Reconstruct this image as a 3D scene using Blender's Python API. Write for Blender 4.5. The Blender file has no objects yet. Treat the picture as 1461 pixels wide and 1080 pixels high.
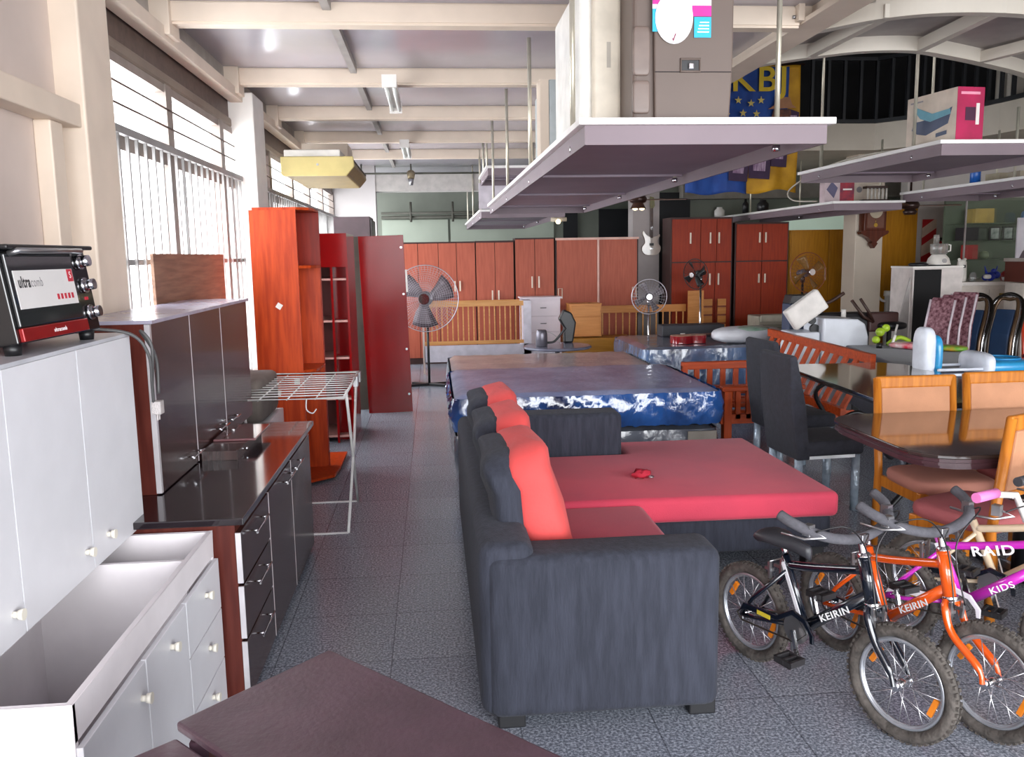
import bpy, bmesh, math, random
from math import sin, cos, pi, radians, atan2, sqrt, hypot
from mathutils import Vector, Matrix
random.seed(7)
sc = bpy.context.scene
COL = sc.collection

# ------------------------------------------------------------ camera
cd = bpy.data.cameras.new('camera'); cam = bpy.data.objects.new('camera', cd); COL.objects.link(cam)
_yaw, _pit, _rol = radians(5.16), radians(8.21), radians(-.975)
_f = Vector((sin(_yaw)*cos(_pit), cos(_yaw)*cos(_pit), -sin(_pit)))
_r = Vector((cos(_yaw), -sin(_yaw), 0)); _u = _r.cross(_f)
_r2 = _r*cos(_rol)+_u*sin(_rol); _u2 = -_r*sin(_rol)+_u*cos(_rol)
_m = Matrix((_r2, _u2, -_f)).transposed().to_4x4(); _m.translation = (0, 0, 1.7)
cam.matrix_world = _m
cd.sensor_width = 36; cd.sensor_fit = 'HORIZONTAL'; cd.lens = 36*1220/1461
cd.clip_start = .05; cd.clip_end = 200
sc.camera = cam
# ------------------------------------------------------------ daylight, exposure
w = bpy.data.worlds.new('daylight'); sc.world = w; w.use_nodes = True
bg = w.node_tree.nodes['Background']; bg.inputs[0].default_value = (.93, .96, 1, 1); bg.inputs[1].default_value = 2.9
sc.view_settings.view_transform = 'Standard'; sc.view_settings.look = 'None'
sc.view_settings.gamma = 1; sc.view_settings.use_curve_mapping = False
sc.view_settings.exposure = 0.82
def area(name, loc, rot, sx, sy, power, col=(1, 1, 1)):
    l = bpy.data.lights.new(name, 'AREA'); l.shape = 'RECTANGLE'; l.size = sx; l.size_y = sy
    l.energy = power; l.color = col
    o = bpy.data.objects.new(name, l); COL.objects.link(o); o.location = loc; o.rotation_euler = rot
    return o
# daylight through the open shop front behind the camera, and through the windows of the left wall
area('shopfront_daylight', (3.2, -2.95, 1.75), (radians(90), 0, radians(0)), 10.5, 2.9, 470, (.95, .97, 1))
area('window_daylight', (-1.72, 6.3, 1.75), (0, radians(-90), 0), 2.2, 4.4, 150, (.92, .96, 1))
area('window_daylight', (-1.72, 11.6, 1.75), (0, radians(-90), 0), 2.2, 5.4, 150, (.92, .96, 1))

# ------------------------------------------------------------ materials
def lin(h):
    h = h.lstrip('#'); o = []
    for i in (0, 2, 4):
        c = int(h[i:i+2], 16)/255
        o.append(c/12.92 if c <= .04045 else ((c+.055)/1.055)**2.4)
    return (*o, 1)
_mats = {}
def M(name, col, rough=.5, metal=0, var=.08, scale=8, stretch=(1, 1, 1), bump=0, kind='noise', col2=None, coat=0, trans=0, alpha=1, emit=0, spec=.5, sheen=0, bscale=None):
    """a procedural material: base colour modulated by noise, wood grain, speckle or stripes"""
    if name in _mats: return _mats[name]
    m = bpy.data.materials.new(name); m.use_nodes = True; nt = m.node_tree; N = nt.nodes; L = nt.links
    b = N['Principled BSDF']
    c = lin(col); c2 = lin(col2) if col2 else tuple([max(0, min(1, v*(1-var*2.2))) for v in c[:3]]+[1])
    tc = N.new('ShaderNodeTexCoord'); mp = N.new('ShaderNodeMapping'); mp.inputs['Scale'].default_value = stretch
    L.new(tc.outputs['Object'], mp.inputs['Vector'])
    no = N.new('ShaderNodeTexNoise'); no.inputs['Scale'].default_value = scale; no.inputs['Detail'].default_value = 4
    L.new(mp.outputs[0], no.inputs['Vector'])
    rp = N.new('ShaderNodeValToRGB'); rp.color_ramp.elements[0].position = .35; rp.color_ramp.elements[1].position = .65
    rp.color_ramp.elements[0].color = c2; rp.color_ramp.elements[1].color = c
    src = no.outputs['Fac']
    if kind == 'speckle':
        no.inputs['Detail'].default_value = 2; no.inputs['Roughness'].default_value = .8
    if kind == 'stripe':
        wv = N.new('ShaderNodeTexWave'); wv.inputs['Scale'].default_value = scale; wv.inputs['Distortion'].default_value = .3
        L.new(mp.outputs[0], wv.inputs['Vector']); src = wv.outputs['Fac']
    L.new(src, rp.inputs[0]); L.new(rp.outputs[0], b.inputs['Base Color'])
    b.inputs['Roughness'].default_value = rough; b.inputs['Metallic'].default_value = metal
    b.inputs['Specular IOR Level'].default_value = spec
    b.inputs['Coat Weight'].default_value = coat; b.inputs['Coat Roughness'].default_value = .08
    b.inputs['Sheen Weight'].default_value = sheen
    b.inputs['Transmission Weight'].default_value = trans; b.inputs['Alpha'].default_value = alpha
    if emit: b.inputs['Emission Color'].default_value = c; b.inputs['Emission Strength'].default_value = emit
    if bump:
        n2 = N.new('ShaderNodeTexNoise'); n2.inputs['Scale'].default_value = bscale or scale*4; n2.inputs['Detail'].default_value = 3
        L.new(mp.outputs[0], n2.inputs['Vector'])
        bp = N.new('ShaderNodeBump'); bp.inputs['Strength'].default_value = bump; bp.inputs['Distance'].default_value = .01
        L.new(n2.outputs['Fac'], bp.inputs['Height']); L.new(bp.outputs[0], b.inputs['Normal'])
    m.diffuse_color = c; _mats[name] = m
    return m
def wood(name, col, col2, rough=.35, axis='z', scale=6, **k):
    st = {'z': (6, 6, .5), 'x': (.5, 6, 6), 'y': (6, .5, 6)}[axis]
    k.setdefault('spec', .25); return M(name, col, rough, col2=col2, scale=scale, stretch=st, **k)
cream = M('cream_paint', '#dccbb9', .55, var=.05, scale=3)
creamd = M('cream_wall_paint', '#d0c0b6', .7, var=.06, scale=2)
white = M('white_paint', '#e6e2dc', .5, var=.03)
whitelam = M('white_laminate', '#dcdce0', .35, var=.02)
whitein = M('white_chipboard_face', '#e8e2e4', .45, var=.03)
steelgrey = M('steel_panel', '#b4aeb6', .2, .15, var=.06, scale=1.2)
rodm = M('zinc_rod', '#d8d2c0', .35, .6)
chrome = M('chrome', '#d8d8dc', .12, 1, var=.02)
dullsteel = M('brushed_steel', '#b0b0b2', .3, .9)
black = M('black_plastic', '#17171a', .4)
blackg = M('glossy_black', '#121214', .12, coat=.4)
blackpaint = M('black_enamel', '#0e1420', .15, coat=.8)
rubber = M('dusty_rubber', '#3f3c3c', .85, var=.2, scale=30, bump=.3)
greyfoam = M('grey_foam_grip', '#55545a', .9, bump=.3, scale=60)
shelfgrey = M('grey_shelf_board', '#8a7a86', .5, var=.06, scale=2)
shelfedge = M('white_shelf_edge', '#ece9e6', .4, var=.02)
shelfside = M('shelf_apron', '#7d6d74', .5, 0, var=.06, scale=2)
clearplastic = M('clear_plastic', '#d8e4ee', .12, trans=1, alpha=.35, bump=.6, scale=6, bscale=18)
glass = M('window_glass', '#f4f8f8', .03, trans=1, alpha=.1)

# ------------------------------------------------------------ mesh tools
class MB:
    """collects shapes; build() links them as one mesh object"""
    def __init__(s): s.v = []; s.f = []; s.sm = []
    def add(s, vs, fs, smooth=False):
        n = len(s.v); s.v += [tuple(p) for p in vs]
        for q in fs: s.f.append(tuple(i+n for i in q)); s.sm.append(smooth)
        return s
    def box(s, a, b, m=None):
        x0, y0, z0 = a; x1, y1, z1 = b
        vs = [Vector(p) for p in ((x0,y0,z0),(x1,y0,z0),(x1,y1,z0),(x0,y1,z0),(x0,y0,z1),(x1,y0,z1),(x1,y1,z1),(x0,y1,z1))]
        if m: vs = [m @ v for v in vs]
        return s.add(vs, [(0,3,2,1),(4,5,6,7),(0,1,5,4),(1,2,6,5),(2,3,7,6),(3,0,4,7)])
    def cb(s, c, d, m=None):
        c = Vector(c); d = Vector(d)/2; return s.box(c-d, c+d, m)
    def bar(s, p0, p1, w, h, up=(0, 0, 1)):
        """a rectangular bar from p0 to p1, w wide and h high"""
        p0 = Vector(p0); p1 = Vector(p1); d = (p1-p0).normalized(); up = Vector(up)
        if abs(d.dot(up)) > .98: up = Vector((0, 1, 0))
        a = d.cross(up).normalized(); b = a.cross(d).normalized()
        vs = [p+a*sx*w/2+b*sz*h/2 for p in (p0, p1) for sx, sz in ((-1,-1),(1,-1),(1,1),(-1,1))]
        return s.add(vs, [(0,1,2,3),(7,6,5,4),(0,4,5,1),(1,5,6,2),(2,6,7,3),(3,7,4,0)])
    def cyl(s, p0, p1, r, r2=None, n=14, cap=True):
        p0 = Vector(p0); p1 = Vector(p1); d = (p1-p0).normalized(); r2 = r if r2 is None else r2
        up = Vector((0, 0, 1)) if abs(d.z) < .95 else Vector((1, 0, 0))
        a = d.cross(up).normalized(); b = a.cross(d)
        vs = []
        for p, q in ((p0, r), (p1, r2)):
            for i in range(n): t = 2*pi*i/n; vs.append(p+(a*cos(t)+b*sin(t))*q)
        s.add(vs, [(i, (i+1) % n, n+(i+1) % n, n+i) for i in range(n)], True)
        if cap: s.add(vs[:n], [tuple(range(n))[::-1]]); s.add(vs[n:], [tuple(range(n))])
        return s
    def tube(s, pts, r, n=10, closed=False, cap=True, flat=1):
        pts = [Vector(p) for p in pts]; N = len(pts); vs = []; a = None
        rr = r if isinstance(r, (list, tuple)) else [r]*N
        for i, p in enumerate(pts):
            if closed: t = (pts[(i+1) % N]-pts[i-1])
            else: t = pts[min(i+1, N-1)]-pts[max(i-1, 0)]
            t = t.normalized() if t.length else Vector((0, 0, 1))
            if a is None:
                up = Vector((0, 0, 1)) if abs(t.z) < .9 else Vector((1, 0, 0)); a = t.cross(up).normalized()
            else:
                a = (a-t*a.dot(t)); a = a.normalized() if a.length > 1e-6 else t.orthogonal().normalized()
            b = t.cross(a)
            for k in range(n): q = 2*pi*k/n; vs.append(p+(a*cos(q)+b*sin(q)*flat)*rr[i])
        fs = []
        for i in range(N if closed else N-1):
            j = (i+1) % N
            for k in range(n): fs.append((i*n+k, i*n+(k+1) % n, j*n+(k+1) % n, j*n+k))
        s.add(vs, fs, True)
        if cap and not closed: s.add(vs[:n], [tuple(range(n))[::-1]]); s.add(vs[-n:], [tuple(range(n))])
        return s
    def lathe(s, prof, c=(0, 0, 0), m=None, n=24, smooth=True):
        """prof: list of (radius, height) turned about z"""
        vs = []
        for r, z in prof:
            for i in range(n): t = 2*pi*i/n; vs.append(Vector((r*cos(t), r*sin(t), z)))
        if m: vs = [m @ v for v in vs]
        vs = [v+Vector(c) for v in vs]
        fs = [(j*n+i, j*n+(i+1) % n, (j+1)*n+(i+1) % n, (j+1)*n+i) for j in range(len(prof)-1) for i in range(n)]
        s.add(vs, fs, smooth)
        s.add(vs[:n], [tuple(range(n))[::-1]]); s.add(vs[-n:], [tuple(range(n))])
        return s
    def prism(s, poly, o, u, v, d):
        """2-D outline in the (u,v) plane at o, pushed out along d"""
        o = Vector(o); u = Vector(u); v = Vector(v); d = Vector(d); n = len(poly)
        A = [o+u*p[0]+v*p[1] for p in poly]; B = [p+d for p in A]
        s.add(A+B, [tuple(range(n))[::-1], tuple(range(n, 2*n))]+[(i, (i+1) % n, n+(i+1) % n, n+i) for i in range(n)])
        return s
    def sph(s, c, r, n=14, m=8, sc3=(1, 1, 1), rot=None):
        vs = []
        for j in range(m+1):
            ph = pi*j/m
            for i in range(n):
                t = 2*pi*i/n; p = Vector((sin(ph)*cos(t)*sc3[0], sin(ph)*sin(t)*sc3[1], -cos(ph)*sc3[2]))*r
                vs.append((rot @ p if rot else p)+Vector(c))
        s.add(vs, [(j*n+i, j*n+(i+1) % n, (j+1)*n+(i+1) % n, (j+1)*n+i) for j in range(m) for i in range(n)], True)
        return s
    def torus(s, c, R, r, ax=(0, 0, 1), n=40, k=8, flat=1):
        ax = Vector(ax).normalized(); a = ax.orthogonal().normalized(); b = ax.cross(a); vs = []
        for i in range(n):
            t = 2*pi*i/n; e = a*cos(t)+b*sin(t)
            for j in range(k): q = 2*pi*j/k; vs.append(Vector(c)+e*(R+r*cos(q))+ax*r*sin(q)*flat)
        s.add(vs, [(i*k+j, ((i+1) % n)*k+j, ((i+1) % n)*k+(j+1) % k, i*k+(j+1) % k) for i in range(n) for j in range(k)], True)
        return s
    def soft(s, a, b, e=.35, n=10, puff=0, m=None):
        """superellipsoid cushion filling the box a..b"""
        a = Vector(a); b = Vector(b); c = (a+b)/2; h = (b-a)/2; vs = []; K = n*2
        def g(w, p): return (abs(w)**p)*(1 if w >= 0 else -1)
        for j in range(n+1):
            ph = -pi/2+pi*j/n
            for i in range(K):
                t = 2*pi*i/K
                p = Vector((c.x+h.x*g(cos(ph), e)*g(cos(t), e), c.y+h.y*g(cos(ph), e)*g(sin(t), e), c.z+h.z*g(sin(ph), e)))
                vs.append(m @ p if m else p)
        s.add(vs, [(j*K+i, j*K+(i+1) % K, (j+1)*K+(i+1) % K, (j+1)*K+i) for j in range(n) for i in range(K)], True)
        return s
    def build(s, name, mat, parent=None, bevel=0, seg=2, sub=0, smooth=None, label=None):
        me = bpy.data.meshes.new(name); me.from_pydata(s.v, [], s.f); me.update()
        me.polygons.foreach_set('use_smooth', [True]*len(s.f) if smooth else s.sm)
        me.materials.append(mat); bm = bmesh.new(); bm.from_mesh(me)
        bmesh.ops.remove_doubles(bm, verts=bm.verts, dist=1e-5); bmesh.ops.recalc_face_normals(bm, faces=bm.faces); bm.to_mesh(me); bm.free()
        o = bpy.data.objects.new(name, me); COL.objects.link(o)
        if parent: o.parent = parent
        if sub: md = o.modifiers.new('sub', 'SUBSURF'); md.levels = sub; md.render_levels = sub
        if bevel:
            md = o.modifiers.new('bevel', 'BEVEL'); md.width = bevel; md.segments = seg; md.limit_method = 'ANGLE'; md.angle_limit = radians(40)
        if label: o['label'] = label
        return o
def B(a, b): return MB().box(a, b)
def tag(o, label=None, cat=None, group=None, kind=None):
    if label: o['label'] = label
    if cat: o['category'] = cat
    if group: o['group'] = group
    if kind: o['kind'] = kind
    return o
def T(name, label, cat, loc=(0, 0, 0), rz=0, group=None, rot=None):
    o = bpy.data.objects.new(name, None); COL.objects.link(o); o.location = loc
    o.rotation_euler = rot if rot else (0, 0, rz); o.empty_display_size = .1
    return tag(o, label, cat, group)
def S(name, mb, mat, **k):
    o = mb.build(name, mat, **k)
    if not k.get('parent'): o['kind'] = 'structure'
    return o
def copy_tree(o, parent=None):
    c = o.copy(); COL.objects.link(c); c.parent = parent
    for ch in list(o.children): copy_tree(ch, c)
    return c
def dup(o, loc, rz=None, label=None, group=None):
    c = copy_tree(o); c.location = loc
    if rz is not None: c.rotation_euler = (0, 0, rz)
    if label: c['label'] = label
    if group: c['group'] = group
    return c
def text(name, s, mat, parent, loc, u, v, size, depth=.001, width=None, label=None, bold=0, shear=0):
    """raised lettering reading along u with its up side along v"""
    cu = bpy.data.curves.new(name, 'FONT'); cu.body = s; cu.size = size; cu.extrude = depth; cu.align_x = 'CENTER'; cu.align_y = 'CENTER'
    cu.offset = bold; cu.shear = shear; cu.space_character = 1.12
    t = bpy.data.objects.new(name, cu); me = bpy.data.meshes.new_from_object(t); bpy.data.objects.remove(t); me.name = name
    u = Vector(u).normalized(); v = Vector(v); v = (v-u*v.dot(u)).normalized(); n = u.cross(v)
    if width:
        xs = [q.co.x for q in me.vertices]; k = width/(max(xs)-min(xs))
        for q in me.vertices: q.co.x *= k
    me.transform(Matrix((u, v, n)).transposed().to_4x4()); me.transform(Matrix.Translation(Vector(loc)))
    me.materials.clear(); me.materials.append(mat)
    o = bpy.data.objects.new(name, me); COL.objects.link(o); o.parent = parent
    if label: o['label'] = label
    return o
def lerp(a, b, t): return Vector(a)*(1-t)+Vector(b)*t
def curve(pts, n=8, closed=False):
    """smooth (Catmull-Rom) run through the points"""
    P = [Vector(p) for p in pts]; N = len(P); out = []
    for i in range(N if closed else N-1):
        p0 = P[i-1] if (i > 0 or closed) else P[0]; p1 = P[i]; p2 = P[(i+1) % N]; p3 = P[(i+2) % N] if (closed or i+2 < N) else P[-1]
        for k in range(n):
            t = k/n
            out.append(.5*((2*p1)+(-p0+p2)*t+(2*p0-5*p1+4*p2-p3)*t*t+(-p0+3*p1-3*p2+p3)*t**3))
    if not closed: out.append(P[-1])
    return out
# ============================================================ THE SETTING
def floor_mat():
    m = bpy.data.materials.new('terrazzo_tiles'); m.use_nodes = True; nt = m.node_tree; N = nt.nodes; L = nt.links; b = N['Principled BSDF']
    tc = N.new('ShaderNodeTexCoord')
    v = N.new('ShaderNodeTexNoise'); v.inputs['Scale'].default_value = 95; v.inputs['Detail'].default_value = 2; v.inputs['Roughness'].default_value = .7
    L.new(tc.outputs['Object'], v.inputs['Vector'])
    r = N.new('ShaderNodeValToRGB'); e = r.color_ramp.elements
    e[0].position = .38; e[0].color = lin('#5c616b'); e[1].position = .66; e[1].color = lin('#b2b8c2')
    q = e.new(.5); q.color = lin('#80858f')
    L.new(v.outputs['Fac'], r.inputs[0])
    n = N.new('ShaderNodeTexNoise'); n.inputs['Scale'].default_value = 1.3; L.new(tc.outputs['Object'], n.inputs['Vector'])
    mp = N.new('ShaderNodeMapping'); mp.inputs['Location'].default_value = (.22, -3.96, 0); L.new(tc.outputs['Object'], mp.inputs['Vector'])
    br = N.new('ShaderNodeTexBrick'); br.offset = 0; br.inputs['Scale'].default_value = 1
    br.inputs['Brick Width'].default_value = .49; br.inputs['Row Height'].default_value = .49; br.inputs['Mortar Size'].default_value = .003
    br.inputs['Color1'].default_value = (1, 1, 1, 1); br.inputs['Color2'].default_value = (.88, .88, .9, 1); br.inputs['Mortar'].default_value = (.45, .45, .47, 1)
    L.new(mp.outputs[0], br.inputs['Vector'])
    mx = N.new('ShaderNodeMix'); mx.data_type = 'RGBA'; mx.blend_type = 'MULTIPLY'; mx.inputs[0].default_value = 1
    L.new(r.outputs[0], mx.inputs[6]); L.new(br.outputs[0], mx.inputs[7])
    L.new(mx.outputs[2], b.inputs['Base Color'])
    mr = N.new('ShaderNodeMapRange'); mr.inputs[3].default_value = .14; mr.inputs[4].default_value = .3
    L.new(n.outputs['Fac'], mr.inputs[0]); L.new(mr.outputs[0], b.inputs['Roughness'])
    return m
S('floor', B((-1.8, -3, -.1), (10, 19, 0)), floor_mat())
# --- left wall: panelled end, pillars, window bays
S('wall_left', B((-1.75, -3, 0), (-1.6, 4.0, 3.35)), creamd)
t1 = MB()
t1.box((-1.6, -3, 2.28), (-1.5, 4.0, 2.38)); t1.box((-1.6, 3.75, 0), (-1.53, 3.87, 2.28)); t1.box((-1.6, 3.05, 0), (-1.53, 3.17, 3.07))
S('trim_1', t1, cream, bevel=.006)
S('wall_left_pillar', B((-1.72, 4.0, 0), (-1.48, 4.36, 3.3)), cream, bevel=.01)
S('wall_left_pillar', B((-1.7, 7.4, 0), (-1.42, 7.85, 3.05)), white, bevel=.01)
S('wall_left_sill', B((-1.72, 4.36, 0), (-1.6, 14.6, .35)), creamd)
S('wall_left_header', B((-1.72, 4.36, 3.03), (-1.58, 14.6, 3.35)), M('dusty_wall', '#aaa198', .8))
S('trim_2', B((-1.6, 2.5, 2.97), (-1.5, 14.6, 3.05)), cream, bevel=.005)
browns = M('brown_steel', '#5d4c44', .6, var=.12, scale=20)
shut = M('shutter_box', '#857669', .6, var=.1, scale=3)
S('trim_3', B((-1.72, 4.36, 2.84), (-1.62, 14.6, 3.03)), browns)
sb = MB(); sb.box((-1.7, 4.36, 2.77), (-1.6, 14.6, 2.85)); S('trim_4', sb, shut, bevel=.02)
frame_m = M('grey_window_frame', '#8d8078', .5); barm = M('grey_bar_paint', '#93908e', .5)
bays = [(4.36, 5.65), (5.65, 7.0), (7.0, 8.6), (8.6, 9.0), (9.0, 10.4), (10.4, 11.8), (11.8, 13.2), (13.2, 14.6)]
for k, (a, b) in enumerate(bays):
    lo = .35; r = bpy.data.objects.new('window_%d' % (k+1), None); COL.objects.link(r); r.location = (-1.62, (a+b)/2, lo); r['kind'] = 'structure'
    h = (b-a)/2; fr = MB()
    for y in (-h, h-.06): fr.box((-.05, y, 0), (.03, y+.06, 2.42))
    fr.box((-.05, -h, 1.93), (.02, h, 2.05)); fr.box((-.05, -h, 0), (.02, h, .05)); fr.box((-.05, -h, 2.37), (.02, h, 2.42))
    fr.build('window_frame', frame_m if k not in (3,) else browns, r)
    B((-.035, -h+.05, .05), (-.03, h-.05, 2.38)).build('pane', glass, r)
    g = MB(); n = max(2, round((b-a)/.145)); d = (b-a)/n
    for i in range(n):
        y = -h+d*(i+.5); g.box((.06, y-.009, 0), (.076, y+.009, 2.02))
    g.box((.055, -h, 1.99), (.085, h, 2.03)); g.box((.05, -h, 1.33), (.06, h, 1.36)); g.box((.05, -h, .4), (.06, h, .43))
    g.build('security_bars', barm, r)
    wr = MB()
    for z in (2.16, 2.27): wr.cyl((.03, -h, z), (.03, h, z), .006, n=6)
    wr.build('wire', browns, r)
# --- far end
S('wall_back_pier', B((-1.75, 14.6, 0), (-.9, 14.9, 3.35)), M('pier_paint', '#c8c2c0', .6, var=.04, scale=2))
greenw = M('pale_green_wall', '#9aa392', .7, var=.1, scale=1.2); greend = M('grey_green_wall', '#7f8478', .7, var=.12, scale=1)
S('wall_back', B((-1.75, 18, 0), (10, 18.2, 5.6)), greend)
pg = MB(); pg.box((-1.0, 17.95, 0), (.35, 18, 2.45)); pg.box((.4, 17.95, 0), (2.55, 18, 2.45)); S('wall_back_panel', pg, M('pale_green_panel', '#a9b2a2', .6, var=.08, scale=1))
S('trim_5', B((-.9, 14.62, 2.78), (2.33, 14.9, 3.07)), M('lintel_paint', '#b9b3ae', .6))
dk = M('doorway_shade_paint', '#15161a', .7); op = MB(); op.box((2.75, 17.93, 0), (3.05, 17.96, 2.6)); op.box((3.5, 17.93, 0), (4.6, 17.96, 2.62)); S('door_1', op, dk)  # flat dark panels stand in for the shade inside open doorways
S('wall_back_column', B((3.3, 14.0, 0), (3.74, 14.35, 3.3)), M('column_plaster', '#a89e9c', .7, var=.05, scale=3))
S('wall_back_partition', B((3.76, 15.2, 0), (10, 15.4, 5.6)), greend)
S('door_2', B((3.76, 15.13, 0), (4.6, 15.2, 2.75)), dk)  # shade of the opening painted as a dark panel
S('window_9', B((6.3, 15.12, 1.7), (7.5, 15.2, 2.45)), M('pale_green_pane', '#b9cdbd', .6, var=.05, scale=1, emit=.25))  # pane glows slightly in place of light coming through it
S('wall_back_beam', B((4.4, 14.9, 2.62), (10, 15.2, 2.9)), M('beam_grey', '#8f8980', .7))
S('wall_right_pillar', B((6.35, 12.5, 0), (6.78, 12.9, 3.1)), M('pillar_cream', '#cdbfae', .55, var=.04, scale=2), bevel=.01)
S('wall_right', B((9.95, -3, 0), (10.1, 18, 5.6)), creamd)
S('wall_right_partition', B((7.65, 13.4, 0), (9.95, 13.6, 3.1)), M('partition_paint', '#c3bbb6', .6, var=.03))
# pipes on the green wall
pp = MB(); pipe = M('dark_pipe', '#4b4a40', .6)
pp.cyl((-1.0, 17.8, 2.58), (2.7, 17.8, 2.58), .025); pp.cyl((-1, 17.85, 2.5), (2.7, 17.85, 2.5), .03)
for x in (-.4, .45, 1.0): pp.cyl((x, 17.8, 2.4), (x, 17.8, 2.8), .025)
S('trim_6', pp, pipe)
# --- low ceiling over the left aisle with its beams
S('ceiling', B((-1.75, -3, 3.2), (2.42, 18, 3.3)), steelgrey)
pu = MB()
for y0, y1 in ((3.65, 5.4), (5.5, 7.15), (7.25, 8.9), (9, 10.65), (10.75, 12.4), (12.5, 14.5)): pu.box((-.6, y0, 3.15), (-.55, y1, 3.2))
S('ceiling_purlin', pu, M('purlin_paint', '#9a948f', .5))
for y in (-.0, 1.8, 3.6, 5.4, 7.2, 8.95, 10.7, 12.45):
    b_ = MB(); b_.box((-1.5, y, 3.07), (2.32, y+.1, 3.085)); b_.box((-1.5, y, 3.185), (2.32, y+.1, 3.2))
    b_.box((-1.5, y-.012, 3.085), (2.32, y+.06, 3.19))
    S('ceiling_beam', b_, cream)
pl = MB()
for y in (3.6, 5.4, 7.2, 8.95, 10.7): pl.box((-1.6, y-.06, 3.0), (-1.47, y+.14, 3.2))
S('ceiling_beam_bracket', pl, cream, bevel=.004)
gd = MB(); gd.box((2.33, -3, 3.09), (2.54, 18, 3.12)); gd.box((2.33, -3, 3.46), (2.54, 18, 3.5)); gd.box((2.4, -3, 3.11), (2.48, 18, 3.48))
for y in (3.65, 5.45, 7.25, 9, 10.75): gd.box((2.33, y-.06, 3.12), (2.4, y+.1, 3.46)); gd.box((2.29, y-.12, 3.1), (2.33, y+.16, 3.2))
bo = MB()
S('ceiling_girder', gd, cream, bevel=.003)
for y in (5.45, 7.25, 9):
    for z in (3.13, 3.27):
        for q in (-.07, .1): bo.cyl((2.29, y+q, z), (2.27, y+q, z), .012, n=6)
S('ceiling_girder_bolts', bo, dullsteel)
br = MB()
for y in (9.2, 10.9): br.bar((2.3, y, 3.12), (1.8, y+1.2, 3.17), .05, .05)
S('ceiling_brace', br, cream)
# --- curved gallery of the upper floor above the right side
def strip(pts, z0, z1, t, name, mat, n=10):
    q = curve([(x, y, 0) for x, y in pts], n); m = MB()
    for i in range(len(q)-1):
        a, b = q[i], q[i+1]; nn = (b-a).cross(Vector((0, 0, 1))).normalized()*t
        m.add([(a.x, a.y, z0), (b.x, b.y, z0), (b.x, b.y, z1), (a.x, a.y, z1), (a.x-nn.x, a.y-nn.y, z0), (b.x-nn.x, b.y-nn.y, z0), (b.x-nn.x, b.y-nn.y, z1), (a.x-nn.x, a.y-nn.y, z1)],
              [(0,1,2,3),(7,6,5,4),(0,4,5,1),(3,2,6,7),(0,3,7,4),(1,5,6,2)])
    return S(name, m, mat)
outer = [(2.5, 6.6), (2.75, 6.36), (3.1, 6.13), (3.5, 6.1), (3.9, 6.28), (4.4, 6.56), (5.0, 6.95), (6.2, 7.9), (8, 9.6), (9.95, 11.5)]
inner = [(2.5, 5.6), (2.8, 5.28), (3.15, 5.14), (3.65, 5.16), (4.4, 5.35), (5.2, 5.8), (6.5, 6.7), (8.4, 8.2), (9.95, 9.5)]
galp = M('gallery_paint', '#c4bcb0', .5, var=.04, scale=2)
strip(outer, 3.1, 3.2, .08, 'ceiling_gallery_edge', galp); strip(inner, 3.1, 3.22, .08, 'ceiling_gallery_edge', galp)
sl = MB(); po = curve([(x, y, 3.2) for x, y in outer], 10); pi_ = curve([(x, y, 3.2) for x, y in inner], 10)
def resamp(P, n): return [P[round(i*(len(P)-1)/(n-1))] for i in range(n)]
po = resamp(po, 60); pi_ = resamp(pi_, 60)
for i in range(59):
    A = [po[i], po[i+1], pi_[i+1], pi_[i]]; U = [p+Vector((0, 0, .1)) for p in A]
    sl.add(A+U, [(0,1,2,3),(7,6,5,4),(0,4,5,1),(2,6,7,3)])
S('ceiling_gallery', sl, M('gallery_soffit', '#9b9490', .5, .1, var=.05))
rb = MB()
for i in (8, 20, 31, 42): rb.bar(po[i]-Vector((0, 0, .06)), pi_[i]-Vector((0, 0, .06)), .06, .08)
S('ceiling_gallery_rib', rb, galp)
# far gallery: slab, fascia, dark railing
fa = [(2.5, 12.3), (4.5, 12.15), (5.4, 12.05), (6.35, 12.05), (6.9, 11.4), (7.1, 10.4), (7.2, 9.4), (7.9, 8.6), (9.95, 8.2)]
m_ = MB(); n_ = len(fa)
for z0, z1 in ((3.1, 3.47),):
    pts = fa+[(9.95, 15.2), (2.5, 15.2)]
    m_.prism(pts, (0, 0, z0), (1, 0, 0), (0, 1, 0), (0, 0, z1-z0))
S('ceiling_upper_slab', m_, M('fascia_paint', '#c9bfb0', .6, var=.05, scale=2))
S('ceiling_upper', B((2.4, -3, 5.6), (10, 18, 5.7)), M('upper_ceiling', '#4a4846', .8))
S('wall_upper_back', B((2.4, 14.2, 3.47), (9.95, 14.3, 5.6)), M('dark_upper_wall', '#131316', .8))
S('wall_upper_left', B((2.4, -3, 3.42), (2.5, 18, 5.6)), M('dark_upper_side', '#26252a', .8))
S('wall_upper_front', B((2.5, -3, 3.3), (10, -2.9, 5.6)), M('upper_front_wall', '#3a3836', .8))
ra = MB(); rp = MB()
for i in range(2, n_-1):
    a = Vector((*fa[i], 0)); b = Vector((*fa[i+1], 0))
    for z in (3.5, 4.35): ra.bar((a.x, a.y, z), (b.x, b.y, z), .05, .05)
    L_ = (b-a).length; k = max(2, int(L_/.2))
    for j in range(k): p = lerp(a, b, j/k); rp.box((p.x-.02, p.y-.02, 3.47), (p.x+.02, p.y+.02, 4.35))
railm = M('dark_railing', '#202226', .5)
S('trim_7', ra, railm); S('trim_8', rp, railm)
S('wall_gallery_post', MB().box((7.15, 10.3, 3.47), (7.35, 10.6, 5.6)), galp)

# unseen pavement added outside the open shop front, keeping white sky out of reflections
S('ground_added_pavement', B((-8, -30, -.12), (14, -3, -.02)), M('pavement', '#6f6d6a', .9, var=.15, scale=3))
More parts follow.
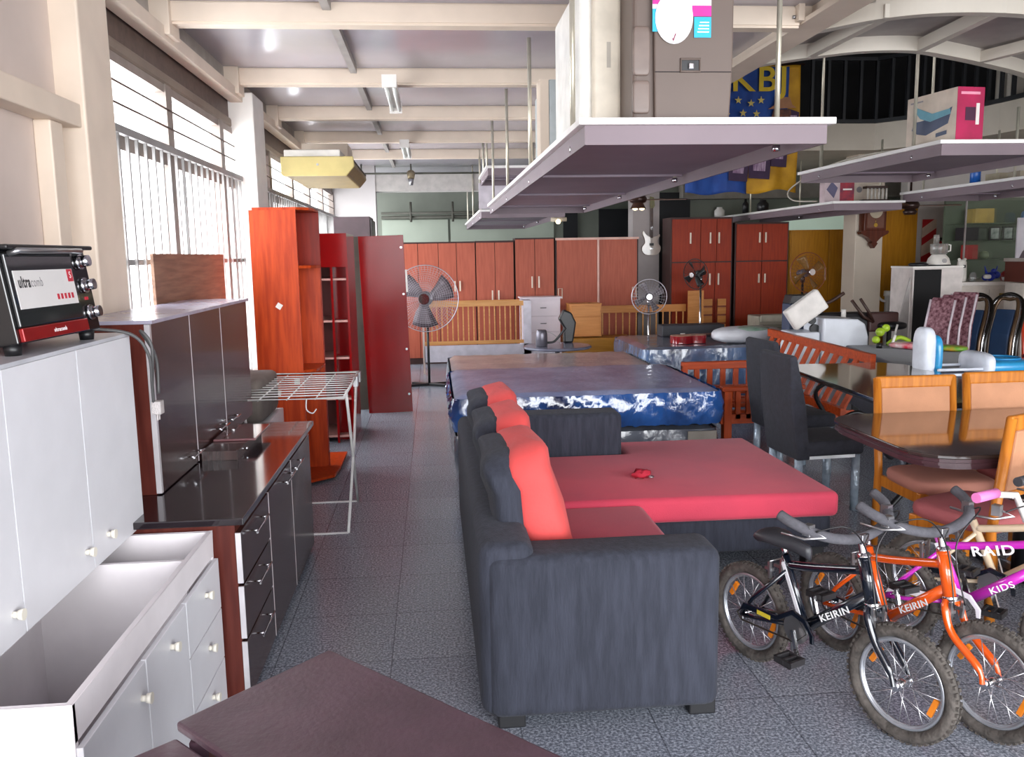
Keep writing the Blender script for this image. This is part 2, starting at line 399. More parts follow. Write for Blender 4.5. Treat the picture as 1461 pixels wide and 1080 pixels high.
# ============================================================ LEFT SIDE
darklam = M('wenge_laminate', '#38221f', .25, col2='#2c1b1a', scale=5, stretch=(5, 5, .5), coat=.2)
redbrown = wood('red_brown_side', '#5e2c24', '#4c201b', .35)
knobm = M('cream_knob', '#e9e4d6', .35, var=.02)
gap = M('shadow_gap', '#2b2322', .8)
def knob(parent, p, d=Vector((1, 0, 0))):
    m = MB(); p = Vector(p); m.cyl(p, p+d*.014, .009); m.cyl(p+d*.014, p+d*.028, .013, .016); return m.build('knob', knobm, parent)
def handle(parent, p0, p1, out, mat=chrome, r=.005, inset=.12):
    m = MB(); p0 = Vector(p0); p1 = Vector(p1); o = Vector(out); m.cyl(p0+o, p1+o, r, n=8)
    for t in (inset, 1-inset): q = lerp(p0, p1, t); m.cyl(q, q+o, r*.8, n=8)
    return m.build('handle', mat, parent)
# white base unit, top missing so that its inside shows
t = T('kitchen_base_cabinet', 'white kitchen base unit without its worktop, empty inside, cream knobs, in the near left corner', 'cabinet', (-1.1, 2.52, 0))
c = MB(); x0, x1, y0, y1, zt = -.25, .26, -.63, .62, .71
c.box((x0, y0, .04), (x1, y0+.018, zt)); c.box((x0, y1-.018, .04), (x1, y1, zt)); c.box((x0, y0, .04), (x1, y1, .058)); c.box((x0, y0, .04), (x0+.012, y1, zt))
c.box((x1-.018, y0, .615), (x1, y1, zt)); c.box((x0, .33, .058), (x1-.018, .348, .70))
c.box((x0+.03, y0+.02, 0), (x1-.05, y1-.02, .04))
c.build('body', whitein, t, bevel=.0015)
xf = x1
for a, b in ((y0, -.2), (-.196, .195)):
    d = B((xf, a+.002, .045), (xf+.016, b-.002, .605)).build('door', whitelam, t, bevel=.0015); knob(d, (xf+.016, b-.05 if a < -.3 else .02, .52 if a < -.3 else .54))
for z0, z1 in ((.045, .215), (.22, .41), (.415, .605)):
    d = B((xf, .199, z0), (xf+.016, y1-.002, z1)).build('drawer', whitelam, t, bevel=.0015); knob(d, (xf+.016, .42, (z0+z1)/2+.03))
# white wall unit standing on its back edge
t = T('kitchen_wall_cabinet', 'white kitchen wall unit with three tall doors and cream knobs, under the red toaster oven', 'cabinet', (-1.27, 2.6, .715))
c = MB(); c.box((-.13, -.85, 0), (.134, .66, .715)); c.build('body', M('gap_brown', '#6a5446', .7), t)
B((-.135, -.86, .715), (.155, .665, .727)).build('top_panel', M('grey_melamine_top', '#c4c6cc', .3), t)
for i, (a, b) in enumerate(((-.85, -.30), (-.296, .175), (.179, .66))):
    d = B((.135, a+.002, .0), (.151, b-.002, .713)).build('door', whitelam, t); knob(d, (.151, (-.36, .12, .30)[i], .075))
# toaster oven
t = T('toaster_oven', 'red and black toaster oven with a paper label on its glass door', 'toaster oven', (-1.27, 2.77, 1.442), radians(-2))
_oven = t
ovr = M('oven_red', '#c01f3c', .3, .2, var=.03, coat=.4)
B((-.16, -.275, .03), (.05, .27, .30)).build('body', ovr, t, bevel=.01)
B((-.165, -.275, .298), (.12, .275, .312)).build('top_panel', black, t, bevel=.006)
B((.055, -.272, .03), (.125, .275, .30)).build('bezel', blackg, t, bevel=.004)
d = B((.125, -.26, .075), (.137, .145, .285)).build('door', M('dark_oven_glass', '#26282a', .06, coat=.5), t, bevel=.004)
h_ = MB(); h_.tube([(.137, -.235, .283), (.165, -.235, .288), (.165, .16, .288), (.137, .16, .283)], .009, n=8); h_.build('handle', dullsteel, d)
lab = B((.137, -.24, .125), (.1385, .125, .235)).build('paper_label', M('label_paper', '#d5d2d0', .6, var=.02), d)
text('lettering', 'ultra', M('label_ink', '#2c2a2c', .6), d, (.1388, -.19, .2), (0, 1, 0), (0, 0, 1), .045, .0003, width=.068, bold=.0012); text('lettering', 'comb', M('label_ink_pale', '#8c888a', .6), d, (.1388, -.117, .1985), (0, 1, 0), (0, 0, 1), .04, .0003, width=.068)
rd = M('label_red', '#c3263a', .5)
B((.1385, .085, .195), (.139, .122, .234)).build('red_badge', rd, d)
text('badge_mark', 'S', M('label_white', '#ffffff', .5), d, (.1394, .104, .215), (0, 1, 0), (0, 0, 1), .03, .0002)
ic = MB()
for i in range(5): ic.box((.1385, -.01+i*.024, .143), (.139, .004+i*.024, .160))
ic.build('printed_icons', rd, d)
B((.125, -.26, .034), (.139, .16, .073)).build('drip_tray', M('oven_tray_red', '#8f1a1c', .25, .3), t, bevel=.003)
text('tray_lettering', 'ultracomb', M('label_white', '#ffffff', .5), t, (.1395, -.04, .053), (0, 1, 0), (0, 0, 1), .018, .0003)
for z in (.258, .18, .09):
    k = MB(); k.cyl((.125, .215, z), (.135, .215, z), .026); k.cyl((.135, .215, z), (.163, .215, z), .02, .018); k.build('control_knob', chrome, t)
B((.125, .205, .132), (.128, .225, .142)).build('indicator_lamp', rd, t)
for y in (-.24, .24):
    for x in (-.13, .09): MB().cyl((x, y, 0), (x, y, .032), .022, .026).build('foot', black, t)
pts = curve([(-.05, .27, .06), (.02, .36, .03), (.16, .43, .0), (.21, .46, -.08), (.2, .5, -.2), (.19, .53, -.28)], 6)
m = MB().tube(pts, .006, n=8); m.tube(curve([(.2, .5, -.2), (.22, .47, -.05), (.18, .48, .005), (.2, .56, -.1), (.2, .56, -.24)], 6), .006, n=8)
m.build('power_cord', M('grey_cord', '#4d4c4c', .5), t)
m = MB(); m.cb((.2, .54, -.29), (.035, .04, .05)); m.cyl((.2, .53, -.315), (.2, .53, -.34), .004, n=6); m.cyl((.2, .55, -.315), (.2, .55, -.34), .004, n=6)
m.build('plug', M('bagged_plug', '#b9b2b0', .3, bump=.6, scale=40), t, bevel=.008)

_rt = Matrix.Translation((.1, 0, .03)) @ Matrix.Rotation(radians(-8), 4, 'Y') @ Matrix.Translation((-.1, 0, -.03))
for o in _oven.children:
    if o.name.split('.')[0] in ('bezel', 'door', 'drip_tray', 'tray_lettering', 'control_knob', 'indicator_lamp') and o.data.materials[0].name: o.matrix_local = _rt @ o.matrix_local
# dark base unit
t = T('kitchen_base_cabinet', 'dark brown kitchen base unit with bar handles, beyond the white base unit', 'cabinet', (-1.1, 4.07, 0))
B((-.25, -.9, .02), (.335, .9, .725)).build('body', redbrown, t)
B((-.27, -.93, .725), (.375, .98, .752)).build('worktop', M('dark_worktop', '#221b20', .12, coat=.5, var=.15), t, bevel=.004)
edge = M('aluminium_edge', '#d8d3d6', .3, .3); ed = MB(); xf = .337
for z0, z1 in ((.49, .69), (.27, .48), (.03, .26)):
    d = B((xf, -.9, z0), (xf+.018, -.36, z1)).build('drawer', darklam, t); handle(d, (xf+.018, -.74, z1-.055), (xf+.018, -.5, z1-.055), (.028, 0, 0))
    B((xf-.001, -.905, z0+.002), (xf+.019, -.899, z1-.002)).build('edge_band', edge, d)
for a, b, hy in ((-.35, .24, .08), (.25, .9, .36)):
    d = B((xf, a, .03), (xf+.018, b, .69)).build('door', darklam, t); handle(d, (xf+.018, hy-.1, .64), (xf+.018, hy+.13, .64), (.028, 0, 0))
    B((xf, a-.006, .03), (xf+.019, a, .69)).build('edge_band', edge, d)
# dark hutch
t = T('kitchen_wall_cabinet', 'dark brown three door wall unit standing on the dark worktop', 'cabinet', (-1.35, 4.42, .753))
B((-.12, -.9, 0), (.2, .9, .70)).build('body', redbrown, t)
B((-.13, -.91, .7), (.235, .91, .715)).build('top_panel', M('pale_lilac_top', '#a7a3b4', .2), t)
for i, (a, b) in enumerate(((-.9, -.34), (-.335, .24), (.245, .9))):
    d = B((.202, a+.004, .005), (.22, b, .697)).build('door', darklam, t); hy = (-.42, .10, .36)[i]
    handle(d, (.22, hy-.09, .085 if i else .06), (.22, hy+.09, .085 if i else .06), (.028, 0, 0))
    B((.2, a-.001, .005), (.221, a+(.02 if i == 0 else .004), .697)).build('edge_band', edge, d)
# small dark box unit
t = T('small_dark_shelf_box', 'small dark box unit with a glossy ledge, on the dark kitchen worktop', 'box unit', (-1.04, 4.4, .753))
B((-.08, -.3, 0), (.09, .26, .045)).build('body', darklam, t)
B((-.08, -.08, .045), (.13, .3, .057)).build('ledge', M('rosy_gloss', '#6b4447', .12, coat=.5), t, bevel=.004)
MB().sph((.098, -.15, .022), .008).build('knob', chrome, t)
# wood panel behind
t = tag(MB().box((-1.515, 4.82, 0), (-1.498, 6.4, 1.74)).build('headboard_panel', wood('walnut_panel', '#8a6d5b', '#6d5346', .45, 'y')), 'plain walnut wood panel standing by the window behind the dark kitchen units', 'panel')
# grey cushion bundle
tag(MB().soft((-1.40, 5.62, .625), (-1.13, 6.3, .92), .3).build('grey_cushion', M('grey_velvet', '#6e655f', .9), bevel=0), 'grey brown cushion bundle between the dark kitchen units and the orange tall shelf', 'cushion')
t = tag(B((-1.42, 5.6, 0), (-1.12, 6.32, .62)).build('low_white_cabinet', whitelam, bevel=.004), 'low white cabinet under the grey cushion by the window', 'cabinet')

# orange tall corner shelf
orange = wood('cherry_orange', '#bc4416', '#9c300c', .35); orangei = wood('cherry_inside', '#8e2412', '#7a1c0e', .35)
t = T('tall_corner_shelf', 'tall orange cherry wood corner shelf with price stickers, by the window', 'shelf', (-1.0, 7.0, 0))
B((-.30, -.62, .0), (.03, -.6, 2.05)).build('side_panel', orange, t); B((-.30, -.6, 0), (-.28, -.12, 2.05)).build('side_panel', orange, t)
prof0 = [(-.28, -.6), (.03, -.6), (.2, -.45), (.22, -.2), (.22, .35), (-.28, .35)]; prof1 = [(-.28, -.6), (.03, -.6), (.11, -.52), (.13, -.4), (.13, -.12), (-.28, -.12)]
for z, prof in ((2.05, prof1), (1.63, prof1), (.86, prof1), (.02, prof0)):
    MB().prism(prof, (0, 0, z), (1, 0, 0), (0, 1, 0), (0, 0, .02)).build('shelf_board', orange, t)
B((-.1, -.59, .04), (-.08, -.14, 1.63)).build('divider', orange, t)
B((-.28, -.14, .04), (.13, -.12, 2.05)).build('back_panel', orangei, t); B((-.27, -.16, .04), (.125, -.14, 1.63)).build('inner_panel', orange, t)
st = M('price_sticker', '#e8e2dc', .6)
for (x, z, r_) in ((-.12, 1.36, .6), (-.02, .8, 0), (-.16, .72, .2)):
    m = Matrix.Translation((x, -.622, z)) @ Matrix.Rotation(r_, 4, 'Y'); MB().box((-.02, 0, -.02), (.02, .002, .02), m).build('price_sticker', st, t)
# red wardrobe without doors
wred = M('glossy_red_panel', '#7a0a0c', .15, coat=0, spec=.2, var=.1, scale=1.5); wredi = M('dull_red_inside', '#6e2a26', .6)
t = T('open_wardrobe', 'dark red doorless wardrobe with bare shelves, behind the orange tall shelf', 'wardrobe', (-.9, 8.5, 0))
B((-.42, .0, 0), (-.02, .02, 1.9)).build('back_panel', wredi, t); B((-.0, -.45, 0), (.12, -.43, 1.9)).build('front_panel', wred, t); B((.12, -.6, 0), (.14, .1, 1.9)).build('side_panel', wred, t); B((-.44, -.6, 0), (-.42, .1, 1.9)).build('side_panel', wred, t)
B((-.44, -.62, 1.62), (.14, -.6, 1.92)).build('top_rail', wred, t); B((-.44, -.6, 1.9), (.14, .1, 1.92)).build('top_panel', wred, t)
for z in (1.5, 1.12, .78, .4, .05): B((-.42, -.58, z), (.12, -.01, z+.018)).build('shelf_board', M('rosy_shelf', '#b08078', .5), t)
B((-.02, -.6, 0), (0, .1, 1.62)).build('divider', wred, t)
# tall dark wardrobe
dkw = M('mauve_brown_laminate', '#4c3b40', .4)
t = T('tall_wardrobe', 'tall narrow mauve brown wardrobe against the far pier, taller than its neighbours', 'wardrobe', (-1.0, 11.6, 0))
B((-.24, -.35, 0), (.22, .35, 2.22)).build('body', dkw, t, bevel=.004); B((.225, -.34, .02), (.245, .33, 2.18)).build('door', M('dark_brown_door', '#2a2023', .4), t); handle(t, (.245, -.2, 1.3), (.245, -.2, 1.55), (.03, 0, 0))
# grey-brown door with pull handle
t = T('sliding_door_panel', 'grey brown door panel with a square pale pull, left of the glossy red door', 'door panel', (-.86, 9.65, 0))
B((-.1, -.02, 0), (.28, .02, 1.93)).build('panel', M('taupe_panel', '#4a433c', .5, spec=.2), t, bevel=.002)
m = MB(); m.tube([(.1, -.03, 1.27), (.1, -.06, 1.27), (.1, -.06, 1.5), (.1, -.03, 1.5)], .009, n=6); m.tube([(.17, -.03, 1.27), (.17, -.06, 1.27), (.17, -.06, 1.5), (.17, -.03, 1.5)], .009, n=6); m.cb((.135, -.06, 1.27), (.07, .015, .015)); m.cb((.135, -.06, 1.5), (.07, .015, .015))
m.build('pull_handle', M('pale_pull', '#d8d4ce', .4), t)
# glossy red door leaning
t = T('glossy_red_door', 'single glossy dark red wardrobe door standing upright in the aisle', 'door panel', (-.50, 9.4, 0), rot=(radians(1.2), radians(-1.2), 0))
B((-.24, -.012, 0), (.24, .012, 1.93)).build('panel', wred, t, bevel=.002)
for z in (.2, .7, 1.3, 1.8): MB().cyl((.21, -.013, z), (.21, -.016, z), .012).build('hinge_cup', dullsteel, t)
B((.24, -.03, 1.32), (.26, .01, 1.56)).build('pull_handle', M('pale_pull', '#d8d4ce', .4), t)

# drying rack
wt = M('white_rack_tube', '#dfdcda', .4)
t = T('clothes_drying_rack', 'white folding clothes drying rack standing open in the aisle', 'drying rack', (-.9, 5.75, 0))
zt = .86
for s in (-1, 1):
    x = .33*s
    m = MB(); m.tube([(x, -.53, 0), (x, .1, .45), (x, .45, zt)], .0095, n=8)
    MB().tube([(x, .17, 0), (x, .0, .33), (x, -.3, zt)], .0095, n=8).build('leg', wt, t); m.build('leg', wt, t)
for y, nm in ((-.53, 1), (.17, 1)): MB().tube([(-.33, y, 0), (.33, y, 0)], .0095, n=8).build('foot_bar', wt, t)
m = MB(); m.tube([(-.34, -.55, zt), (.34, -.55, zt), (.34, .55, zt+.01), (-.34, .55, zt+.01)], .009, n=8, closed=True)
m.build('top_frame', wt, t); m = MB()
for i in range(10): y = -.45+i*.1; m.cyl((-.34, y, zt+.003), (.34, y, zt+.003), .004, n=6)
for x in (-.17, 0, .17): m.cyl((x, -.55, zt-.004), (x, .55, zt), .004, n=6)
m.build('drying_wires', wt, t)
MB().tube(curve([(.12, -.56, zt), (.12, -.58, zt-.06), (.15, -.55, zt-.09), (.17, -.52, zt-.07)], 5), .004, n=6).build('hook', wt, t)
for y in (.3, .52): MB().cb((.34, y, zt-.02), (.03, .09, .07)).build('hinge_bracket', dullsteel, t)

# ceiling air conditioner
t = T('ceiling_air_conditioner', 'yellowed ceiling air conditioner hanging by the windows', 'air conditioner', (-1.0, 9.3, 2.6))
yel = M('yellowed_plastic', '#c8b676', .5, var=.04)
MB().prism([(-.45, .02), (-.45, .17), (.24, .17), (.25, .09), (.17, .0), (-.43, 0)], (0, -.45, -.08), (1, 0, 0), (0, 0, 1), (0, 1.7, 0)).build('body', M('beige_ac_case', '#8a7448', .55), t, bevel=.012)
MB().prism([(-.46, .01), (-.46, .18), (.25, .18), (.26, .08), (.18, -.01), (-.44, -.01)], (0, -.48, -.08), (1, 0, 0), (0, 0, 1), (0, .04, 0)).build('end_cap', yel, t, bevel=.01)
B((-.43, -.44, .09), (.12, 1.2, .17)).build('upper_casing', M('white_ac_top', '#e4dfd6', .5), t, bevel=.01)
m = MB()
for i in range(5): m.bar((.18+.017*i, -.4, -.06+.03*i), (.18+.017*i, 1.2, -.06+.03*i), .012, .008)
m.build('louvre', M('dark_louvre', '#3a322c', .5), t)
B((-.4, .6, .17), (.1, 1.2, .36)).build('mounting_frame', cream, t)
MB().cyl((-.1, -.481, .02), (-.1, -.486, .02), .012).build('screw_cap', dullsteel, t)
# fluorescent fittings
def tube_light(x, y, L_, lab):
    t = T('fluorescent_light', lab, 'ceiling light', (x, y, 3.0), 0, 'bare tube lights under the metal ceiling')
    B((-.05, 0, .0), (.05, L_, .045)).build('housing', white, t, bevel=.006)
    for s in (-.03, .03): MB().cyl((s, .03, -.02), (s, L_-.03, -.02), .014).build('tube', M('tube_glass', '#eef0ea', .3), t)
    MB().box((-.055, -.01, -.04), (.055, .03, .05)).build('lamp_holder', white, t); MB().box((-.055, L_-.03, -.04), (.055, L_+.01, .05)).build('lamp_holder', white, t)
    return t
tube_light(-.28, 6.7, 1.2, 'nearest bare fluorescent tube light on the ceiling beams'); tube_light(-.28, 10.3, 1.2, 'middle bare fluorescent tube light on the ceiling beams'); 
t = T('ceiling_spotlight', 'small ceiling spotlight on a dark conduit near the far lintel', 'spotlight', (-.3, 14.3, 2.95))
MB().cyl((-.9, .1, .1), (1.6, .1, .1), .015).build('conduit', pipe, t); MB().cyl((0, 0, .0), (0, .1, .1), .05, .07).build('lamp_head', M('aged_brass', '#a8987a', .4, .5), t); MB().cyl((0, 0, -.1), (0, 0, 0), .03, .05).build('bulb', dullsteel, t)
for x in (-.8, 0, 1.2): MB().cyl((x, .1, .1), (x, .1, .25), .012).build('hanger', pipe, t)

# ============================================================ HANGING SHELVES
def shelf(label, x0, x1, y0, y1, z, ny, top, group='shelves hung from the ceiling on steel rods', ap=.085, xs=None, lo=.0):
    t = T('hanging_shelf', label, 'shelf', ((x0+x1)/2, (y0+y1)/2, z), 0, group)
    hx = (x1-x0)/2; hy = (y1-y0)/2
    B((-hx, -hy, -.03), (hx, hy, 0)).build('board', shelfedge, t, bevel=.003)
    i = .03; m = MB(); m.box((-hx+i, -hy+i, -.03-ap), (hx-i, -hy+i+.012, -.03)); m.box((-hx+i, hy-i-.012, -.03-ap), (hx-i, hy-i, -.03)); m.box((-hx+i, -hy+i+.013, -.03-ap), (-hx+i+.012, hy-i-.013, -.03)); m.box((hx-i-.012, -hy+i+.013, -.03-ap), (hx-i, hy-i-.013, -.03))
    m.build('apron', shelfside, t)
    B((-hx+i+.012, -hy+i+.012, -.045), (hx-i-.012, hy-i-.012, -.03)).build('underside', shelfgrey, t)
    xs = xs or (-hx+.045, hx-.1)
    for k in range(ny):
        y = -hy+.45+(2*hy-.9)*k/max(1, ny-1)
        m = MB(); m.box((-hx+.05, y-.02, -.06), (hx-.05, y+.02, -.045)); m.build('cross_bar', shelfgrey, t)
        for x in xs: MB().cyl((x, y, -.08), (x, y, top-z), .014, n=8).build('rod', rodm, t); MB().cyl((x, y, -.1), (x, y, -.07), .02, n=6).build('nut', chrome, t)
    return t
shelf('large white edged hanging shelf nearest the camera carrying the water cooler', .67, 1.86, 3.88, 10.3, 2.3, 4, 3.19)
shelf('far hanging shelf in line beyond the largest one, above the wardrobe row', .67, 1.9, 12.0, 17.2, 2.33, 3, 3.19)
t = shelf('short raised hanging shelf, highest of those left of the water cooler', .68, 1.5, 10.6, 12.2, 2.78, 2, 3.19)
B((-.4, 1.0, -.42), (.35, 1.03, -.06)).build('hanging_panel', M('pale_lilac_panel', '#d4ccd4', .4), t)
shelf('long narrow hanging shelf above the red wardrobes carrying small boxes', 5.0, 5.95, 10.45, 16.3, 2.3, 3, 3.1)
shelf('high hanging shelf on the right carrying the ramp shaped toy box', 3.9, 5.2, 6.4, 9.0, 2.52, 2, 5.58)
shelf('hanging shelf at the right edge with a blue tin', 5.92, 7.0, 8.0, 10.55, 2.4, 2, 3.1)

# water cooler: brown plastic front with a round sticker
t = T('water_cooler', 'brown grey plastic water cooler with a magenta and white sticker, on the large hanging shelf', 'water cooler', (1.2, 4.2, 2.301))
cool = M('taupe_plastic', '#66574f', .5, var=.04, scale=3)
x0, x1 = -.27, .21
m = MB(); m.prism([(x0+.02, 0), (x1, 0), (x1+.012, .25), (x1+.015, .88), (x0+.02, .88), (x0+.02, .3)], (0, -.15, 0), (1, 0, 0), (0, 0, 1), (0, .45, 0)); m.build('body', cool, t, bevel=.02, seg=3)
MB().prism([(x0+.12, 0), (x1-.004, 0), (x1+.008, .25), (x1+.01, .88), (x0+.11, .88), (x0+.115, .3)], (0, -.175, 0), (1, 0, 0), (0, 0, 1), (0, .03, 0)).build('front_panel', cool, t, bevel=.008)
for z0, z1 in ((.04, .19), (.21, .43)): MB().soft((x0+.02, -.165, z0), (x0+.1, -.14, z1), .3).build('side_grip', M('taupe_recess', '#786860', .4), t)
m = MB(); m.tube([(-.03, -.18, .225), (-.03, -.18, .28), (.06, -.18, .28), (.06, -.18, .225)], .006, n=6, closed=True); m.build('tap_surround', cool, t)
B((-.025, -.178, .23), (.055, -.17, .275)).build('tap_recess', black, t); B((.005, -.19, .235), (.03, -.178, .262)).build('tap', chrome, t, bevel=.004)
B((x0+.12, -.178, .222), (x1, -.174, .226)).build('panel_seam', gap, t)
mag = M('magenta_sticker', '#d0239a', .4); cy = M('cyan_sticker', '#22b4d8', .4)
B((-.165, -.179, .50), (.11, -.176, .68)).build('sticker', M('sticker_white', '#f0e6f0', .4), t)
m = MB(); m.box((-.165, -.181, .52), (-.1, -.179, .68)); m.box((.02, -.181, .50), (.11, -.179, .515)); m.box((-.165, -.181, .56), (.11, -.179, .572)); m.build('sticker_band', mag, t)
B((.03, -.181, .375), (.11, -.179, .465)).build('sticker_corner', cy, t); B((-.165, -.181, .4), (-.14, -.179, .5)).build('sticker_corner', cy, t)
B((.02, -.181, .468), (.11, -.179, .50)).build('sticker_band', mag, t)
m = MB(); m.lathe([(.088, 0), (.088, .003)], (-.065, -.182, .46), Matrix.Rotation(radians(90), 4, 'X') @ Matrix.Diagonal((1, 1.3, 1, 1)), 32, False); m.build('round_sticker', M('round_label_white', '#efecee', .5, var=.02), t)
tick = MB(); tick.prism([(-.075, .37), (-.068, .355), (-.055, .39), (-.06, .392), (-.068, .37)], (0, -.186, 0), (1, 0, 0), (0, 0, 1), (0, .001, 0)); tick.build('sticker_tick', M('wine_ink', '#8a3050', .5), t)
[B((.045+.004*k, -.182, .397+.014*k), (.1, -.181, .402+.014*k)).build('printed_line', M('label_white', '#ffffff', .5), t) for k in range(4)]
lines = MB()
for k in range(6): lines.box((-.115, -.1865, .43+k*.017), (-.02, -.1855, .432+k*.017))
lines.build('small_print', M('faint_print', '#c4bcc4', .5), t)
# small fridge next to it
t = T('small_fridge', 'white upright fridge cabinet beside the water cooler, on the large hanging shelf', 'fridge', (.84, 4.75, 2.301))
B((-.085, -.4, 0), (.12, .45, .72)).build('body', M('warm_white_enamel', '#f1efe9', .35), t, bevel=.025, seg=3)
B((-.03, -.45, .0), (.115, -.4, .70)).build('door_edge', M('ivory_door', '#e2d8c6', .4), t, bevel=.022, seg=4)
B((.04, -.452, .3), (.06, -.449, .42)).build('vent_mark', M('grey_marks', '#b8b0a4', .5), t)
t = T('cabinet_carcass', 'pale blue grey tall box behind the white fridge, on the large hanging shelf', 'box', (.98, 6.3, 2.301))
B((-.14, -.2, 0), (.16, .6, .6)).build('body', M('pale_blue_grey', '#b7bfc0', .4), t, bevel=.012); B((-.2, -.2, 0), (-.14, .0, .6)).build('side_trim', cream, t)
# ============================================================ SOFA
navy = M('black_navy_fabric', '#2f323e', .9, col2='#222530', scale=40, stretch=(1, 1, .15), bump=.35, bscale=160, sheen=.03)
redseat = M('dusty_red_fabric', '#cf3f56', .85, col2='#b53850', scale=1.6, bump=.2, bscale=200, sheen=.12)
coral = M('coral_fabric', '#d84e4c', .85, col2='#cc4644', scale=3, bump=.25, bscale=30, sheen=.05)
t = T('corner_sofa', 'black corner sofa with red seat and chaise in the middle of the shop', 'sofa', (0, 0, 0))
def rb_(a, b, bv, name, mat, par=None, seg=4):
    return B(a, b).build(name, mat, par or t, bevel=bv, seg=seg, smooth=True)
rb_((.16, 2.84, .05), (1.0, 3.06, .655), .045, 'armrest', navy)
rb_((.13, 2.86, .05), (.33, 5.36, .70), .05, 'backrest', navy)
rb_((.33, 5.14, .2), (1.15, 5.38, .72), .04, 'armrest', navy)
rb_((.33, 3.0, .06), (.98, 4.16, .3), .02, 'base', navy); rb_((.33, 4.14, .15), (2.04, 5.14, .335), .03, 'base', navy); rb_((1.1, 5.1, .15), (2.04, 5.46, .335), .03, 'base', navy)
rb_((.33, 3.05, .29), (1.03, 4.13, .44), .04, 'seat_cushion', redseat)
m = MB(); m.prism([(.35, 4.13), (2.06, 4.1), (2.05, 5.47), (1.17, 5.47), (1.17, 5.13), (.35, 5.13)], (0, 0, .33), (1, 0, 0), (0, 1, 0), (0, 0, .135))
m.build('chaise_cushion', redseat, t, bevel=.035, seg=4, smooth=True)
for x, y in ((.24, 2.92), (.95, 2.93), (.24, 5.2), (1.96, 4.2), (1.96, 5.36), (1.1, 4.2)):
    B((x-.05, y-.04, 0), (x+.05, y+.04, .16)).build('foot', black, t, bevel=.006)
for i, (y, lab) in enumerate(((3.46, 'coral and black back cushion nearest the near sofa armrest'), (4.13, 'coral and black back cushion in the middle of the sofa row'), (4.76, 'coral and black back cushion nearest the far sofa armrest'))):
    c = T('back_cushion', lab, 'cushion', (.40, y, .435), 0, 'back cushions leaning on the sofa')
    R_ = Matrix.Rotation(radians(-13), 4, 'Y')
    hw = .345 if i == 0 else .33; top = .53
    for nm, x0, x1, mt, ex in (('cushion_back', -.13, .02, navy, 0), ('cushion_front', -.045, .15, coral, .004)):
        m = MB(); m.soft((x0, -hw-ex, 0), (x1, hw+ex, top+ex), .45, 14, m=R_)
        m.v = [(v[0]+.012*sin(v[2]*30+v[1]*9), v[1], v[2]+.008*sin(v[1]*22)) for v in m.v]
        m.build(nm, mt, c)
c = T('red_rag', 'small crumpled red rag lying on the red chaise', 'rag', (1.12, 4.52, .467)); random.seed(3)
m = MB(); m.sph((0, 0, .022), .05, 12, 8, (1.1, .7, .5)); m.v = [(v[0]+random.uniform(-.012, .012), v[1]+random.uniform(-.012, .012), max(0, v[2]+random.uniform(-.008, .012))) for v in m.v]; m.build('cloth', M('bright_red_rag', '#b31c34', .8), c)
MB().torus((.045, -.02, .012), .014, .004).build('ring', dullsteel, c)

# ============================================================ FOREGROUND TABLES
tt = M('worn_dark_tabletop', '#573f4a', .36, col2='#432f38', scale=4, bump=.15, bscale=60, coat=.1)
def low_table(label, pts, z, th, name='side_table'):
    cx = sum(p[0] for p in pts)/len(pts); cy = sum(p[1] for p in pts)/len(pts)
    t = T(name, label, 'table', (cx, cy, 0), 0); q = [(p[0]-cx, p[1]-cy) for p in pts]
    MB().prism(q, (0, 0, z-th), (1, 0, 0), (0, 1, 0), (0, 0, th)).build('tabletop', tt, t, bevel=.006)
    MB().prism([(x*.9, y*.9) for x, y in q], (0, 0, z-th-.07), (1, 0, 0), (0, 1, 0), (0, 0, .07)).build('apron', M('reddish_edge_wood', '#6b3a36', .4), t)
    for x, y in q: B((x*.86-.025, y*.86-.025, 0), (x*.86+.025, y*.86+.025, z-th)).build('leg', tt, t)
low_table('worn dark brown table corner in the foreground, the larger one', [(-.56, 1.72), (-.28, 2.02), (.35, 1.37), (.07, 1.07)], .75, .022)
low_table('worn dark brown table at the bottom edge, the smaller lower one', [(-.88, 1.4), (-.55, 1.685), (-.12, 1.25), (-.45, .95)], .735, .02)

